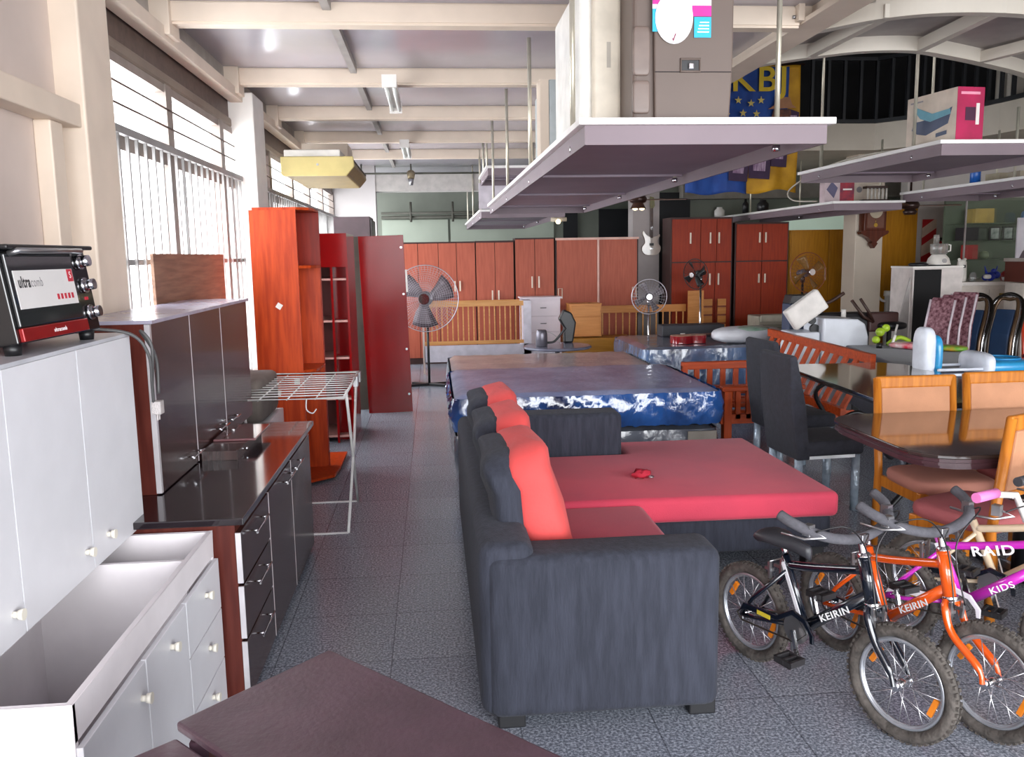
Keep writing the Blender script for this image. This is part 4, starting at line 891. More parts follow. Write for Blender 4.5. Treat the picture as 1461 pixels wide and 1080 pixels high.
B((.5, -.2, 0), (.74, -.17, 1.12)).build('end_panel', ow, t); B((-.87, -.03, 0), (-.83, .02, .91)).build('post', ow, t)
for i, (x, w_) in enumerate(((4.2, .14), (4.42, .13))):
    t = T('slatted_crate', 'orange slatted wooden crate, %s of two beside the red wardrobe' % ('left' if i == 0 else 'right'), 'crate', (x, 12.85, 0))
    m = MB(); m.box((-w_/2, .0, 0), (w_/2, .02, .98-.0*i)); m.build('back_board', M('crate_shadow', '#8a4526', .6), t); 
    for k in range(7): B((-w_/2, -.02, .1+k*.13), (w_/2, 0, .2+k*.13)).build('slat', ow, t)

# ============================================================ FANS
def pedestal_fan(label, loc, R, hubz, rz, tilt, guard, blade, base, motor, n=5, depth=.09, rings=7, bw_=.6, wires=28, gr=.0025):
    t = T('pedestal_fan', label, 'fan', loc, rz, 'pedestal fans among the furniture at the back')
    Q = Matrix.Translation((0, 0, hubz)) @ Matrix.Rotation(tilt, 4, 'X')
    def head(nm, mb, mat, par=None): o = mb.build(nm, mat, par or t); o.matrix_local = Q if par is None else Matrix(); return o
    m = MB(); m.torus((0, 0, 0), R, gr*2.6, (0, 1, 0), 48, 6)
    for k in range(1, rings): rr = R*k/rings; y = -depth*(1-(rr/R)**2); m.torus((0, y, 0), rr, gr*.6, (0, 1, 0), 40, 4)
    for i in range(wires):
        q = 2*pi*i/wires
        for s in (-1, 1):
            m.tube([(cos(q)*R*f_, s*depth*(1-f_**2)*(.9 if s > 0 else 1), sin(q)*R*f_) for f_ in (.12, .5, .8, 1)], gr*.55, n=4)
    head('guard', m, guard)
    for i in range(n):
        q0 = 2*pi*i/n+.3; vs = []
        for j in range(7):
            r_ = R*(.12+.76*j/6); wd = bw_*(1-.2*(j/6)) if j else .35
            for k in range(4): a = q0+wd*(k/3-.5)+.2*j/6; vs.append((cos(a)*r_, (k/3-.5)*.055, sin(a)*r_))
        m = MB().add(vs, [(j*4+k, j*4+k+1, (j+1)*4+k+1, (j+1)*4+k) for j in range(6) for k in range(3)], True); o = head('blade', m, blade); md = o.modifiers.new('thick', 'SOLIDIFY'); md.thickness = .003
    m = MB(); m.cyl((0, -depth-.01, 0), (0, -depth+.02, 0), R*.16, n=20); head('badge', m, chrome)
    m = MB(); m.cyl((0, .05, 0), (0, .2, 0), R*.22, R*.17, n=20); m.sph((0, .2, 0), R*.17, 16, 8, (1, .5, 1)); head('motor', m, motor)
    m = MB(); m.cyl((0, .12, hubz-.03), (0, .12, hubz-.13), .028); m.cyl((0, .12, hubz-.12), (0, .12, .03), .016); m.build('pole', base, t)
    m = MB(); m.bar((-.24, .0, .02), (.24, .24, .02), .05, .03); m.bar((-.24, .24, .02), (.24, .0, .02), .05, .03); m.build('base', black, t, bevel=.005)
    return t
gw = M('chrome_wire', '#b9b4bc', .3, .7)
pedestal_fan('big industrial pedestal fan with chrome guard, beside the glossy red door', (-.1, 11.2, 0), .43, 1.16, radians(-8), 0, gw, M('steel_blade', '#55494f', .4, .3), black, M('dark_motor', '#34343a', .5), 3, .13, 16, wires=60, bw_=1.15)
pedestal_fan('pedestal fan with round wire guard in front of the light column', (2.97, 11.62, 0), .24, 1.1, radians(-12), 0, gw, M('grey_blade', '#6d6468', .4), chrome, black, 4)
pedestal_fan('black pedestal fan turned sideways in front of the tall red wardrobe', (3.82, 12.25, 0), .22, 1.38, radians(-55), radians(6), black, black, chrome, black, 4)
pedestal_fan('pedestal fan with rust coloured guard in front of the amber wardrobe', (4.73, 10.5, 0), .25, 1.42, radians(8), radians(-4), M('rust_guard', '#7c3b1e', .4), M('amber_blade', '#7b5a2a', .4), black, M('grey_motor', '#4d4e58', .5), 4)

# ============================================================ THINGS ON AND AROUND THE BACK MATTRESSES
t = T('round_table', 'small round grey table behind the beige mattress', 'table', (1.5, 10.35, 0)); MB().lathe([(.40, 0), (.42, .01), (.42, .025), (.40, .035)], (0, 0, .56)).build('tabletop', M('grey_blue_top', '#6f6f80', .25), t); MB().cyl((0, 0, .02), (0, 0, .56), .03).build('pedestal', black, t); MB().lathe([(.22, 0), (.22, .02), (.05, .04)], (0, 0, 0)).build('base', black, t)
t = T('steel_canister', 'dull steel canister with a black handle on the small round table', 'canister', (1.3, 10.3, .596)); MB().lathe([(.065, 0), (.072, .01), (.07, .15), (.06, .19), (.05, .2)], (0, 0, 0)).build('body', M('dull_steel_pot', '#77747e', .35, .6), t); MB().tube(curve([(.065, 0, .04), (.15, 0, .05), (.22, 0, .12), (.3, 0, .22)], 5), .014, n=8).build('handle', black, t); MB().tube(curve([(.06, 0, .17), (.13, 0, .15), (.2, 0, .09), (.24, 0, .02)], 5), .004, n=6).build('cable', dullsteel, t)
tag(MB().prism([(0, 0), (.12, 0), (.16, .25), (.1, .38), (.0, .42), (-.06, .3), (0, .2)], (1.62, 10.6, .596), (1, 0, 0), (0, 0, 1), (0, .12, 0)).build('black_seat_back', black, bevel=.02), 'black moulded seat back standing on the small round table', 'seat back')
t = T('black_speaker_box', 'long low black box at the back edge of the blue white mattress', 'box', (3.4, 11.1, .602)); B((-.42, -.14, 0), (.42, .14, .15)).build('body', M('charcoal_case', '#3a3a40', .6), t, bevel=.012); MB().cb((-.15, -.15, .03), (.06, .01, .03)).build('latch', white, t)
t = T('red_ukulele', 'small red guitar lying on the blue white mattress', 'guitar', (3.1, 10.15, .603), radians(12))
o_ = [(-.24, .0), (-.22, .09), (-.14, .125), (-.05, .11), (0, .085), (.06, .1), (.13, .11), (.19, .07), (.2, 0)]; o_ = o_+[(x, -y) for x, y in o_[::-1][1:-1]]; oc = [(p.x, p.y) for p in curve([(x, y, 0) for x, y in o_], 4, True)]
MB().prism(oc, (0, 0, 0), (1, 0, 0), (0, 1, 0), (0, 0, .095)).build('body', M('guitar_red', '#8e1018', .12, coat=.8), t, bevel=.006); MB().prism([(x*.98, y*.98) for x, y in oc], (0, 0, .095), (1, 0, 0), (0, 1, 0), (0, 0, .004)).build('soundboard', M('spruce_red', '#b58a78', .3), t)
B((.18, -.022, .088), (.55, .022, .108)).build('neck', M('rosewood', '#4a2c22', .4), t); MB().lathe([(.03, 0), (.03, .001)], (.05, 0, .0995)).build('sound_hole', black, t)
t = T('white_sack', 'plump white sack with green print on the blue white mattress', 'sack', (3.78, 10.05, .6), radians(3)); m = MB(); m.soft((-.44, -.22, .0), (.44, .22, .2), .75, 14); random.seed(5); m.v = [(x+random.uniform(-.006, .006), y+random.uniform(-.006, .006), z+random.uniform(-.005, .005)) for x, y, z in m.v]; m.build('bag', M('white_plastic_sack', '#dcdce2', .3, bump=.5, scale=5, bscale=14), t)
m = MB(); m.soft((-.22, -.20, .1), (.28, .12, .206), .75, 12); m.build('green_print', M('green_print', '#7f9c88', .35, col2='#a8b8ac', scale=8), t)
# slatted bed end and futon
fw = wood('orange_red_wood', '#b84a1c', '#9c3a16', .35, 'x'); fwz = wood('orange_red_wood_upright', '#b84a1c', '#9c3a16', .35)
t = T('slatted_bed_end', 'orange red slatted wooden bed end between the mattresses and the charcoal chairs', 'bed end', (2.68, 7.7, 0))
B((-.4, -.03, .62), (.5, .03, .69)).build('top_rail', fw, t, bevel=.006); B((-.4, -.025, .25), (.5, .025, .33)).build('bottom_rail', fw, t, bevel=.006)
for x in (-.4, .46): B((x, -.035, 0), (x+.05, .035, .66)).build('post', fwz, t, bevel=.006)
for i in range(6): x = -.28+i*.125; B((x, -.015, .32), (x+.045, .015, .63)).build('slat', fwz, t)
t = T('futon_frame', 'orange red wooden slatted futon frame with raised back, behind the charcoal chairs', 'futon frame', (3.0, 7.05, 0))
B((-.62, -.2, .54), (.1, -.1, .58)).build('armrest', fw, t, bevel=.008); 
for x in (-.6, -.02): B((x, -.19, 0), (x+.07, -.11, .54)).build('arm_post', fwz, t, bevel=.006)
for i in range(5): x = -.49+i*.09; B((x, -.165, .3), (x+.04, -.135, .55)).build('arm_slat', fwz, t)
B((-.62, -.165, .26), (.55, -.13, .34)).build('seat_rail', fw, t)
for y in (.05, .4, .75, 1.1, 1.45): B((-.55, y, .3), (.4, y+.07, .33)).build('seat_slat', fw, t)
a0, a1 = Vector((.36, -.35, .36)), Vector((.36, 1.75, .36)); b0, b1 = Vector((.6, -.35, .80)), Vector((.6, 1.85, .83))
MB().bar(a0, a1, .05, .07).build('back_bottom_rail', fw, t); MB().bar(b0, b1, .05, .08).build('back_top_rail', fw, t, bevel=.006)
for i in range(12): f_ = (i+.3)/12; MB().bar(lerp(a0, a1, f_), lerp(b0, b1, f_), .02, .075, (0, 1, 0)).build('back_slat', fwz, t)
# speaker tower, old air conditioner, white machine
t = T('blue_grey_tower', 'tall blue grey tower unit with a black top, beside the white machine', 'tower unit', (4.13, 9.45, 0)); B((-.12, -.1, 0), (.12, .12, 1.1)).build('body', M('slate_blue_panel', '#3a4560', .5), t, bevel=.01); MB().prism([(-.12, 0), (.15, 0), (.13, .1), (-.09, .1)], (0, -.1, 1.1), (1, 0, 0), (0, 0, 1), (0, .22, 0)).build('cap', black, t, bevel=.01); B((.12, -.1, .5), (.2, .1, 1.12)).build('side_grille', M('dark_grille', '#4b4b52', .5), t)
t = T('window_air_conditioner', 'old beige window air conditioner at the foot of the red wardrobe', 'air conditioner', (4.95, 11.95, 0)); B((-.36, -.2, 0), (.36, .25, .42)).build('stand', M('dim_stand', '#5a554e', .7), t); B((-.36, -.2, .42), (.36, .25, .78)).build('body', M('aged_ivory', '#a8a090', .5), t, bevel=.015); B((-.34, -.22, .7), (.36, -.2, .8)).build('top_panel', M('ivory_lid', '#bfb8a6', .5), t, bevel=.01)
m = MB()
for k in range(6): m.box((-.3, -.215, .47+k*.035), (.3, -.2, .487+k*.035))
m.build('grille', M('ivory_grille', '#8a8474', .5), t)
for x in (4.55, 5.02): 
    t = tag(MB().lathe([(.04, 0), (.04, .07), (.035, .08)], (x-.05, 10.9, .6)).build('white_roll', M('white_roll', '#d4ced4', .5)), 'white plastic cap standing at the %s end of the white sack' % ('far' if x < 4.8 else 'right'), 'cap') if x < 4.8 else None
t = T('white_photocopier', 'white office machine with rounded front and tilted lid, behind the slatted futon', 'office machine', (4.25, 8.87, 0)); wm = M('cool_white_plastic', '#d8dce4', .35, var=.03)
m = MB(); m.prism([(-.18, 0), (.32, 0), (.32, .78), (.28, .92), (.2, .97), (-.18, .99)], (0, -.25, 0), (1, 0, 0), (0, 0, 1), (0, .5, 0)); m.build('body', wm, t, bevel=.02, seg=3)
B((-.46, -.2, 0), (-.19, .2, .84)).build('side_unit', wm, t, bevel=.015)
m = Matrix.Translation((-.44, -.1, .86)) @ Matrix.Rotation(radians(-35), 4, 'Y'); MB().box((0, -.1, 0), (.42, .0, .24), m).build('tilted_lid', M('ivory_lid_white', '#e6e0da', .4), t, bevel=.02, seg=3); MB().cyl((-.22, -.14, .87), (-.22, -.1, .87), .05).cyl((-.25, -.14, .96), (-.25, -.1, .96), .04).build('hinge', black, t)
# exercise bike
t = T('exercise_bike', 'dark exercise bike with long brown handlebars behind the white machine', 'exercise bike', (5.12, 9.75, 0)); dbm = M('dark_brown_bar', '#3c241c', .5)
m = MB(); m.tube(curve([(-.75, 0, 1.2), (-.7, 0, 1.12), (-.6, 0, 1.05), (-.45, 0, 1.09), (-.28, 0, 1.19)], 6), .022, n=8); m.build('handlebar', dbm, t)
MB().tube([(-.58, 0, 1.05), (-.5, 0, .6), (-.35, .0, .25)], .03, n=8).build('column', black, t)
m = MB(); m.tube([(-.18, 0, 1.1), (-.02, 0, .9), (.1, 0, .84)], .02, n=8); m.tube([(-.1, -.05, 1.12), (.02, -.05, .95), (.1, 0, .84)], .018, n=8); m.build('lever_arm', dbm, t)
MB().soft((.15, -.12, .74), (.5, .12, .84), .7).build('saddle', black, t); B((.05, .0, .72), (.42, .15, .95)).build('housing', M('maroon_housing', '#42201c', .5), t, bevel=.02)
B((-.6, .05, .0), (.1, .3, .95)).build('flywheel_housing', M('near_black_housing', '#1d1a1e', .5), t, bevel=.05); m = MB(); m.bar((-.6, 0, .03), (.5, 0, .03), .08, .06); m.build('base_beam', black, t); MB().bar((.3, 0, .05), (.3, 0, .75), .04, .04).build('saddle_post', black, t)
for x in (.12, .26): MB().cyl((x, -.2, .70), (x+.03, -.2, .82), .012).build('white_peg', white, t)
MB().cyl((-.30, -.05, .9), (-.30, -.05, 1.0), .028).build('bottle_cap', white, t)

# ============================================================ GREY DIVAN AND WHAT IS ON IT
t = T('grey_divan', 'long grey upholstered divan on the right, under the toy packet', 'divan', (4.6, 7.55, 0), radians(-12)); gf = M('slate_grey_fabric', '#4b4f5e', .8, bump=.2, bscale=120, sheen=.2)
B((-.48, -1.0, .1), (.48, 1.0, .68)).build('body', gf, t, bevel=.02); B((-.5, -1.02, .56), (.5, 1.02, .7)).build('mattress_top', gf, t, bevel=.03, seg=3)
for x in (-.4, .4):
    for y in (-.9, .9): B((x-.03, y-.03, 0), (x+.03, y+.03, .1)).build('foot', black, t)
t = T('toy_packet', 'red, white and green toy packet lying on the grey divan', 'packet', (4.84, 8.0, .702), radians(-50)); m = MB(); m.soft((-.36, -.11, 0), (.1, .11, .07), .7, 8); m.build('packet', M('red_white_print', '#e6e0e0', .3, col2='#d02840', scale=9), t); m = MB(); m.soft((.06, -.1, .005), (.38, .1, .065), .7, 8); m.build('printed_end', M('green_orange_print', '#5fa03a', .3, col2='#e07a28', scale=8), t)
t = T('green_toy', 'lime green and black toy beside the white machine', 'toy', (4.52, 8.3, .702)); lg = M('lime_plastic', '#a8c832', .4)
for x, y, z, r_ in ((0, 0, .16, .045), (.06, 0, .2, .04), (-.03, .02, .08, .04)): MB().sph((x, y, z), r_, 12, 8).build('lime_ball', lg, t)
MB().tube(curve([(.08, 0, .03), (.2, 0, .1), (.32, 0, .06)], 5), .022, n=8).build('lime_arm', lg, t); MB().cyl((.1, -.04, .0), (.14, -.04, .13), .014).build('white_rod', white, t); MB().cyl((-.02, -.03, 0), (-.02, -.03, .05), .03).build('wheel', black, t)

# children's high chair, white and blue
t = T('child_high_chair', 'white and blue plastic high chair with padded tray seat, behind the peach chairs', 'high chair', (3.95, 6.25, 0)); bl = M('sky_blue_vinyl', '#2f9ad0', .3, coat=.3); wp = M('white_blue_plastic', '#e4e8f2', .3)
m = MB(); m.soft((-.24, -.10, .7), (-.13, .10, 1.1), .55, 12); m.build('backrest', wp, t); m = MB(); m.soft((-.15, -.11, .72), (-.08, .11, 1.04), .6, 12); m.build('back_pad', bl, t)
m = MB(); m.soft((.22, -.19, .74), (.66, .19, .84), .5, 12); m.build('seat_pad', bl, t); m = MB(); m.soft((.2, -.2, .72), (.3, .2, .90), .6, 12); m.build('front_guard', wp, t)
m = MB(); m.torus((.45, 0, .845), .13, .008, (0, 0, 1)); m.build('seat_rim', M('deep_sky_blue', '#2384bc', .3), t)
for z in (.74, .78): 
    for y in (-.14, .14): MB().cyl((-.15, y, z), (.25, y, z), .011).build('side_tube', wp, t)
for x in (-.15, .5):
    for y in (-.17, .17): MB().cyl((x, y, .74), (x*1.3, y*1.3, 0), .014).build('leg', wp, t)

# ============================================================ CHAIRS BEHIND THE DIVAN
patt = M('maroon_patterned_fabric', '#4e1c28', .7, col2='#9a7078', scale=28); pip = M('pale_piping', '#cfc2c8', .5); padc = M('beige_pad', '#a88c6c', .7)
def archback(label, x, y, kind, group):
    t = T('metal_frame_chair', label, 'chair', (x, y, 0), radians(-152), group)
    if kind == 'pattern':
        m = MB(); m.prism([(-.22, .4), (-.17, .4), (-.2, .8), (-.3, 1.12), (-.33, 1.16), (-.36, 1.14), (-.26, .8)], (0, -.14, 0), (1, 0, 0), (0, 0, 1), (0, .28, 0)); m.build('backrest', patt, t, bevel=.02)
        for s in (-1, 1): MB().tube([(-.17, .14*s, .4), (-.2, .14*s, .8), (-.3, .14*s, 1.13)], .013, n=6).build('piping', pip, t)
    else:
        def arch(R_, x_): return curve([(-.18+x_, -R_, .42), (-.2+x_, -R_, .7), (-.3+x_, -R_*.98, .98), (-.36+x_, -R_*.7, 1.12), (-.38+x_, 0, 1.18-.19+R_), (-.36+x_, R_*.7, 1.12), (-.3+x_, R_*.98, .98), (-.2+x_, R_, .7), (-.18+x_, R_, .42)], 5)
        MB().tube(arch(.19, 0), .022, n=8).build('back_frame', M('dark_tube', '#1a1612', .2, .4), t); MB().tube(arch(.165, .015), .007, n=6).build('chrome_trim', chrome, t); MB().tube(arch(.13, .01), .02, n=8).build('inner_frame', M('brown_gold_tube', '#5c4632', .25, .5), t)
        m = MB(); m.prism([(-.2, .42), (-.16, .42), (-.19, .75), (-.3, 1.02), (-.33, 1.0), (-.23, .75)], (0, -.105, 0), (1, 0, 0), (0, 0, 1), (0, .21, 0)); m.build('back_pad', M('deep_blue_velour', '#1c3454', .6), t, bevel=.015)
    MB().soft((-.2, -.2, .42), (.2, .2, .49), .4, 8).build('seat', padc if kind == 'pattern' else M('deep_blue_velour', '#1c3454', .6), t)
    for sx in (-.18, .18):
        for sy in (-.17, .17): MB().cyl((sx, sy, 0), (sx, sy, .43), .013).build('leg', chrome, t)
    return t
for i, lab in enumerate(('leftmost maroon patterned chair with pale piping, behind the grey divan', 'middle maroon patterned chair with pale piping, behind the grey divan', 'rightmost maroon patterned chair with pale piping, behind the grey divan')):
    archback(lab, 5.34+i*.11, 8.85-i*.02, 'pattern', 'patterned chairs stood close together').location.z = i*.03
archback('blue padded chair with dark arched tube back, left one by the counter', 5.72, 8.85, 'arch', 'blue chairs with arched tube backs'); archback('blue padded chair with dark arched tube back, right one by the counter', 6.05, 8.8, 'arch', 'blue chairs with arched tube backs')
t = T('red_wood_chair', 'orange red wooden chair at the right edge beyond the blue chairs', 'chair', (6.95, 9.0, 0)); rc = M('orange_red_lacquer', '#c03818', .3)
for s in (-1, 1): MB().tube([(-.2, .2*s, 0), (-.2, .2*s, .45), (-.25, .2*s, .98)], .02, n=8).build('rear_leg', rc, t); MB().bar((.2, .2*s, 0), (.2, .2*s, .43), .035, .035).build('front_leg', rc, t)
B((-.22, -.22, .43), (.22, .22, .48)).build('seat', M('maroon_seat', '#6e1c28', .6), t, bevel=.015); MB().bar((-.25, -.21, .95), (-.25, .21, .95), .025, .07).build('top_rail', rc, t)

# ============================================================ COUNTER, DISPLAY AND SMALL THINGS
t = T('tall_cabinet', 'white cabinet with a black open front, under the food processor', 'cabinet', (6.15, 10.25, 0)); B((-.32, -.25, 0), (.32, .25, 1.46)).build('body', M('warm_white_laminate', '#d6cdc8', .4), t); B((-.33, -.26, 1.46), (.33, .25, 1.48)).build('top', white, t); B((-.3, -.262, .03), (.04, -.25, 1.44)).build('black_front', M('matt_black_void', '#0b0a0c', .8), t)
tag(MB().prism([(-.02, 0), (-.34, 0), (-.02, 1.35)], (5.82, 10.0, 0), (1, 0, 0), (0, 0, 1), (0, .02, 0)).build('leaning_board', M('grey_board', '#aaa4a0', .6)), 'pale grey slanted board leaning against the white cabinet', 'board')
t = T('food_processor', 'white food processor with clear bowl on the white cabinet', 'food processor', (6.27, 10.2, 1.481)); MB().lathe([(.14, 0), (.14, .02), (.12, .09), (.085, .13), (.08, .14)], (0, 0, 0), n=28).build('base', M('ivory_appliance', '#e2dcd4', .35), t); MB().lathe([(.142, 0), (.142, .014)], (0, 0, 0)).build('rubber_ring', black, t)
MB().lathe([(.09, .14), (.1, .16), (.105, .26), (.1, .27)], (0, 0, 0)).build('bowl', M('smoky_clear_plastic', '#b8b4b0', .1, trans=.6, alpha=.7), t); MB().lathe([(.035, .27), (.035, .37), (.03, .38)], (-.04, 0, 0)).build('feed_tube', M('smoky_clear_plastic', '#b8b4b0', .1), t); MB().cyl((0, -.125, .06), (0, -.135, .06), .03).build('dial', dullsteel, t); MB().tube([(.1, 0, .17), (.15, 0, .18), (.15, 0, .25), (.1, 0, .26)], .01, n=6).build('handle', white, t)
tag(MB().lathe([(.1, 0), (.12, .02), (.09, .04)], (5.98, 10.15, 1.481)).build('round_tray', black), 'small dark round tray beside the food processor', 'tray')
t = T('shop_counter', 'long white shop counter with drawers at the right edge', 'counter', (8.1, 10.95, 0)); wcm = M('cream_white_counter', '#d2c8be', .45)
B((-1.25, -.25, .0), (1.7, .3, 1.2)).build('body', wcm, t); B((-1.27, -.3, 1.2), (1.75, .3, 1.25)).build('worktop', M('counter_white_top', '#e4ddd6', .3), t, bevel=.006)
B((-1.22, -.27, .9), (-.84, -.25, 1.15)).build('drawer', wcm, t, bevel=.004); d = B((-.8, -.27, .88), (.2, -.25, 1.15)).build('drawer', wcm, t, bevel=.004); MB().cb((-.58, -.28, 1.05), (.17, .02, .09)).build('brass_plate', M('aged_brass_plate', '#8e7430', .35, .6), d); MB().cyl((-.38, -.27, 1.05), (-.38, -.29, 1.05), .02).build('knob', dullsteel, d)
B((-.55, -.275, .1), (1.6, -.25, .86)).build('amber_panel', yelw, t)
t = T('glass_display_cabinet', 'glass fronted display cabinet with green tinted shelves above the counter', 'display cabinet', (8.35, 11.75, 0)); gb = M('green_grey_back', '#5f6a58', .5, var=.12, scale=2)
B((-1.0, .1, 1.25), (1.5, .14, 2.4)).build('back_panel', gb, t); B((-1.0, -.4, 0), (1.5, .14, 1.24)).build('base', wcm, t)
gg = M('green_glass', '#9fb89a', .05, trans=.5, alpha=.5)
for z in (1.52, 1.78, 2.02): B((-.98, -.35, z), (1.48, .1, z+.012)).build('glass_shelf', gg, t)
for x in (-1.0, -.05, .9): B((x, -.38, 1.25), (x+.02, -.36, 2.4)).build('frame_post', dullsteel, t)
for x0, x1 in ((-.98, -.05), (-.03, .9)): B((x0, -.372, 1.26), (x1, -.368, 2.38)).build('pane', M('display_glass', '#dce8dc', .03, trans=1, alpha=.18), t)
def small(name, label, cat, mb, mat, bevel=0): return tag(mb.build(name, mat, bevel=bevel), label, cat)
def shelfbox(name, label, x, y, z, w_, d_, h, col, lab='box'): return small(name, label, lab, B((x-w_/2, y-d_/2, z), (x+w_/2, y+d_/2, z+h)), M('c_'+col[1:], col, .5), .006)
shelfbox('yellow_box', 'pale yellow box on the top shelf of the display cabinet', 7.72, 11.6, 2.034, .28, .2, .2, '#b59a52')
shelfbox('dark_box', 'dark box on the left of the display cabinet', 7.5, 11.55, 1.794, .22, .2, .18, '#25242a'); shelfbox('red_box', 'red box below the dark box in the display cabinet', 7.55, 11.55, 1.534, .16, .15, .2, '#a82a28')
for i, x in enumerate((7.95, 8.15)):
    t = T('picture_frame', '%s small picture frame on the middle shelf of the display cabinet' % ('left' if i == 0 else 'right'), 'picture frame', (x, 11.6, 1.794)); B((-.08, 0, 0), (.08, .02, .19)).build('frame', M('dark_frame', '#2c2a2c', .5), t); B((-.06, -.003, .02), (.06, 0, .17)).build('picture', M('grey_picture', '#b8beb8', .4, col2='#6a7a70', scale=14), t)
for i, (x, r_, h, c_) in enumerate(((8.38, .05, .16, '#5c7fae'), (8.55, .06, .12, '#8a8a86'), (7.8, .07, .11, '#8c9a7c'))):
    small('display_vase', ('blue pot', 'grey pot', 'olive green pot')[i]+' standing on a shelf of the display cabinet', 'pot', MB().lathe([(r_*.6, 0), (r_, h*.3), (r_*.9, h*.8), (r_*.5, h)], (x, 11.6, (2.034, 1.794, 1.534)[i])), M('pot_'+c_[1:], c_, .35))
t = T('toy_dispenser', 'white bear shaped dispenser on the counter', 'dispenser', (7.0, 10.85, 1.252)); ivp = M('ivory_appliance', '#e2dcd4', .35); MB().lathe([(.06, 0), (.065, .05), (.06, .18), (.055, .26), (.03, .29)], (0, 0, 0)).build('body', ivp, t); MB().sph((-.04, 0, .29), .02).build('ear', ivp, t); MB().sph((.04, 0, .29), .02).build('ear', ivp, t); MB().cb((0, -.06, .2), (.03, .01, .04)).build('mark', black, t)
small('glass_jar', 'small glass jar beside the white dispenser', 'jar', MB().lathe([(.04, 0), (.045, .02), (.045, .08), (.03, .11), (.03, .12)], (7.13, 10.8, 1.252)), M('jar_glass', '#a8aaa8', .1, trans=.6, alpha=.8))
t = T('blue_toy', 'blue and white toy creature on the counter', 'toy', (7.38, 10.8, 1.252)); bt_ = M('royal_blue', '#2438a8', .3)
for x, z, r_ in ((0, .06, .06), (.08, .08, .05), (-.07, .05, .045), (.04, .13, .035)): MB().sph((x, 0, z), r_, 12, 8).build('blue_lobe', bt_, t)
for s in (-1, 1): MB().cyl((.06*s, 0, .1), (.09*s, 0, .2), .018, .004).build('spike', bt_, t)
MB().soft((-.12, -.07, .03), (-.02, 0, .09), .7, 8).build('white_flap', white, t)
small('red_mug', 'small red pot with a dark top at the right of the counter', 'pot', MB().lathe([(.05, 0), (.06, .05), (.05, .1), (.02, .13)], (7.62, 10.85, 1.252)), M('mug_red', '#8a1c20', .3)); small('dark_kettle', 'dark small kettle at the right end of the counter', 'kettle', MB().lathe([(.06, 0), (.07, .06), (.04, .14), (.015, .17)], (7.77, 10.9, 1.252)), black); small('white_dish', 'white round dish at the front of the counter', 'dish', MB().lathe([(.04, 0), (.08, .01), (.085, .05), (.08, .05)], (7.58, 10.72, 1.252)), white)
t = T('brown_case', 'dark red brown box at the right edge carrying the portrait poster', 'box', (7.2, 9.9, 1.3-1.3)); B((-.1, -.15, 0), (.35, .2, 1.26)).build('stand', wcm, t); B((-.12, -.17, 1.27), (.37, .2, 1.52)).build('case', M('red_brown_case', '#5b2a20', .4), t, bevel=.006); B((-.14, -.19, 1.52), (.39, .2, 1.56)).build('lid', M('grey_stone_lid', '#a39a92', .5), t)
t = T('portrait_poster', 'grey portrait print of a person in a dark coat, standing at the right edge', 'poster', (7.2, 9.85, 1.562)); B((-.16, 0, 0), (.4, .02, .48)).build('board', M('pale_print_ground', '#b8b2b6', .5, col2='#a29ca2', scale=3), t)
m = MB(); m.prism([(-.12, .0), (.3, .0), (.3, .1), (.2, .16), (.12, .2), (.0, .16), (-.08, .08)], (0, -.004, 0), (1, 0, 0), (0, 0, 1), (0, .003, 0)); m.build('printed_coat', M('print_dark', '#4a3c42', .5), t)
m = MB(); m.lathe([(.075, 0), (.075, .003)], (.12, -.002, .3), Matrix.Rotation(radians(90), 4, 'X') @ Matrix.Diagonal((1, 1.35, 1, 1)), 24, False); m.build('printed_head', M('print_brown', '#5c4040', .5), t)
t = T('fire_extinguisher_sign', 'red and white diagonal striped extinguisher board on the pale wall', 'sign', (8.04, 13.38, 1.48)); B((-.12, 0, 0), (.12, .015, .68)).build('board', M('board_cream', '#d2b8a4', .5), t)
rs = M('safety_red', '#b81c24', .4)
for k, (za, zb, zc, zd) in enumerate(((.0, .16, .0, .0), )): pass
MB().prism([(-.12, .0), (.06, .0), (.12, .06), (.12, .2), (-.12, .08)], (0, -.003, 0), (1, 0, 0), (0, 0, 1), (0, .003, 0)).build('red_stripe', rs, t); MB().prism([(-.12, .26), (.12, .42), (.12, .54), (-.12, .38)], (0, -.003, 0), (1, 0, 0), (0, 0, 1), (0, .003, 0)).build('red_stripe', rs, t); MB().prism([(-.12, .54), (.08, .68), (-.12, .68)], (0, -.003, 0), (1, 0, 0), (0, 0, 1), (0, .003, 0)).build('red_stripe', rs, t)
t = T('fire_extinguisher', 'red fire extinguisher hanging in front of the striped board', 'fire extinguisher', (8.2, 13.322, 1.48)); MB().lathe([(.05, 0), (.055, .02), (.055, .25), (.03, .31), (.02, .33)], (0, 0, 0)).build('cylinder', rs, t); MB().cb((0, 0, .36), (.03, .07, .05)).build('valve', black, t); MB().tube(curve([(0, -.03, .35), (-.08, -.04, .28), (-.07, -.04, .1)], 5), .01, n=6).build('hose', black, t); MB().cb((0, -.055, .16), (.05, .005, .1)).build('label_patch', white, t)
small('white_drain_pipe', 'white capped plastic pipe rising beside the cream pillar', 'pipe', MB().lathe([(.04, 0), (.04, .98), (.055, .98), (.055, 1.04), (.05, 1.06)], (6.95, 12.6, 0)).tube(curve([(6.95, 12.6, .9), (6.86, 12.6, .92), (6.8, 12.62, 1.0)], 5), .02, n=8), white)

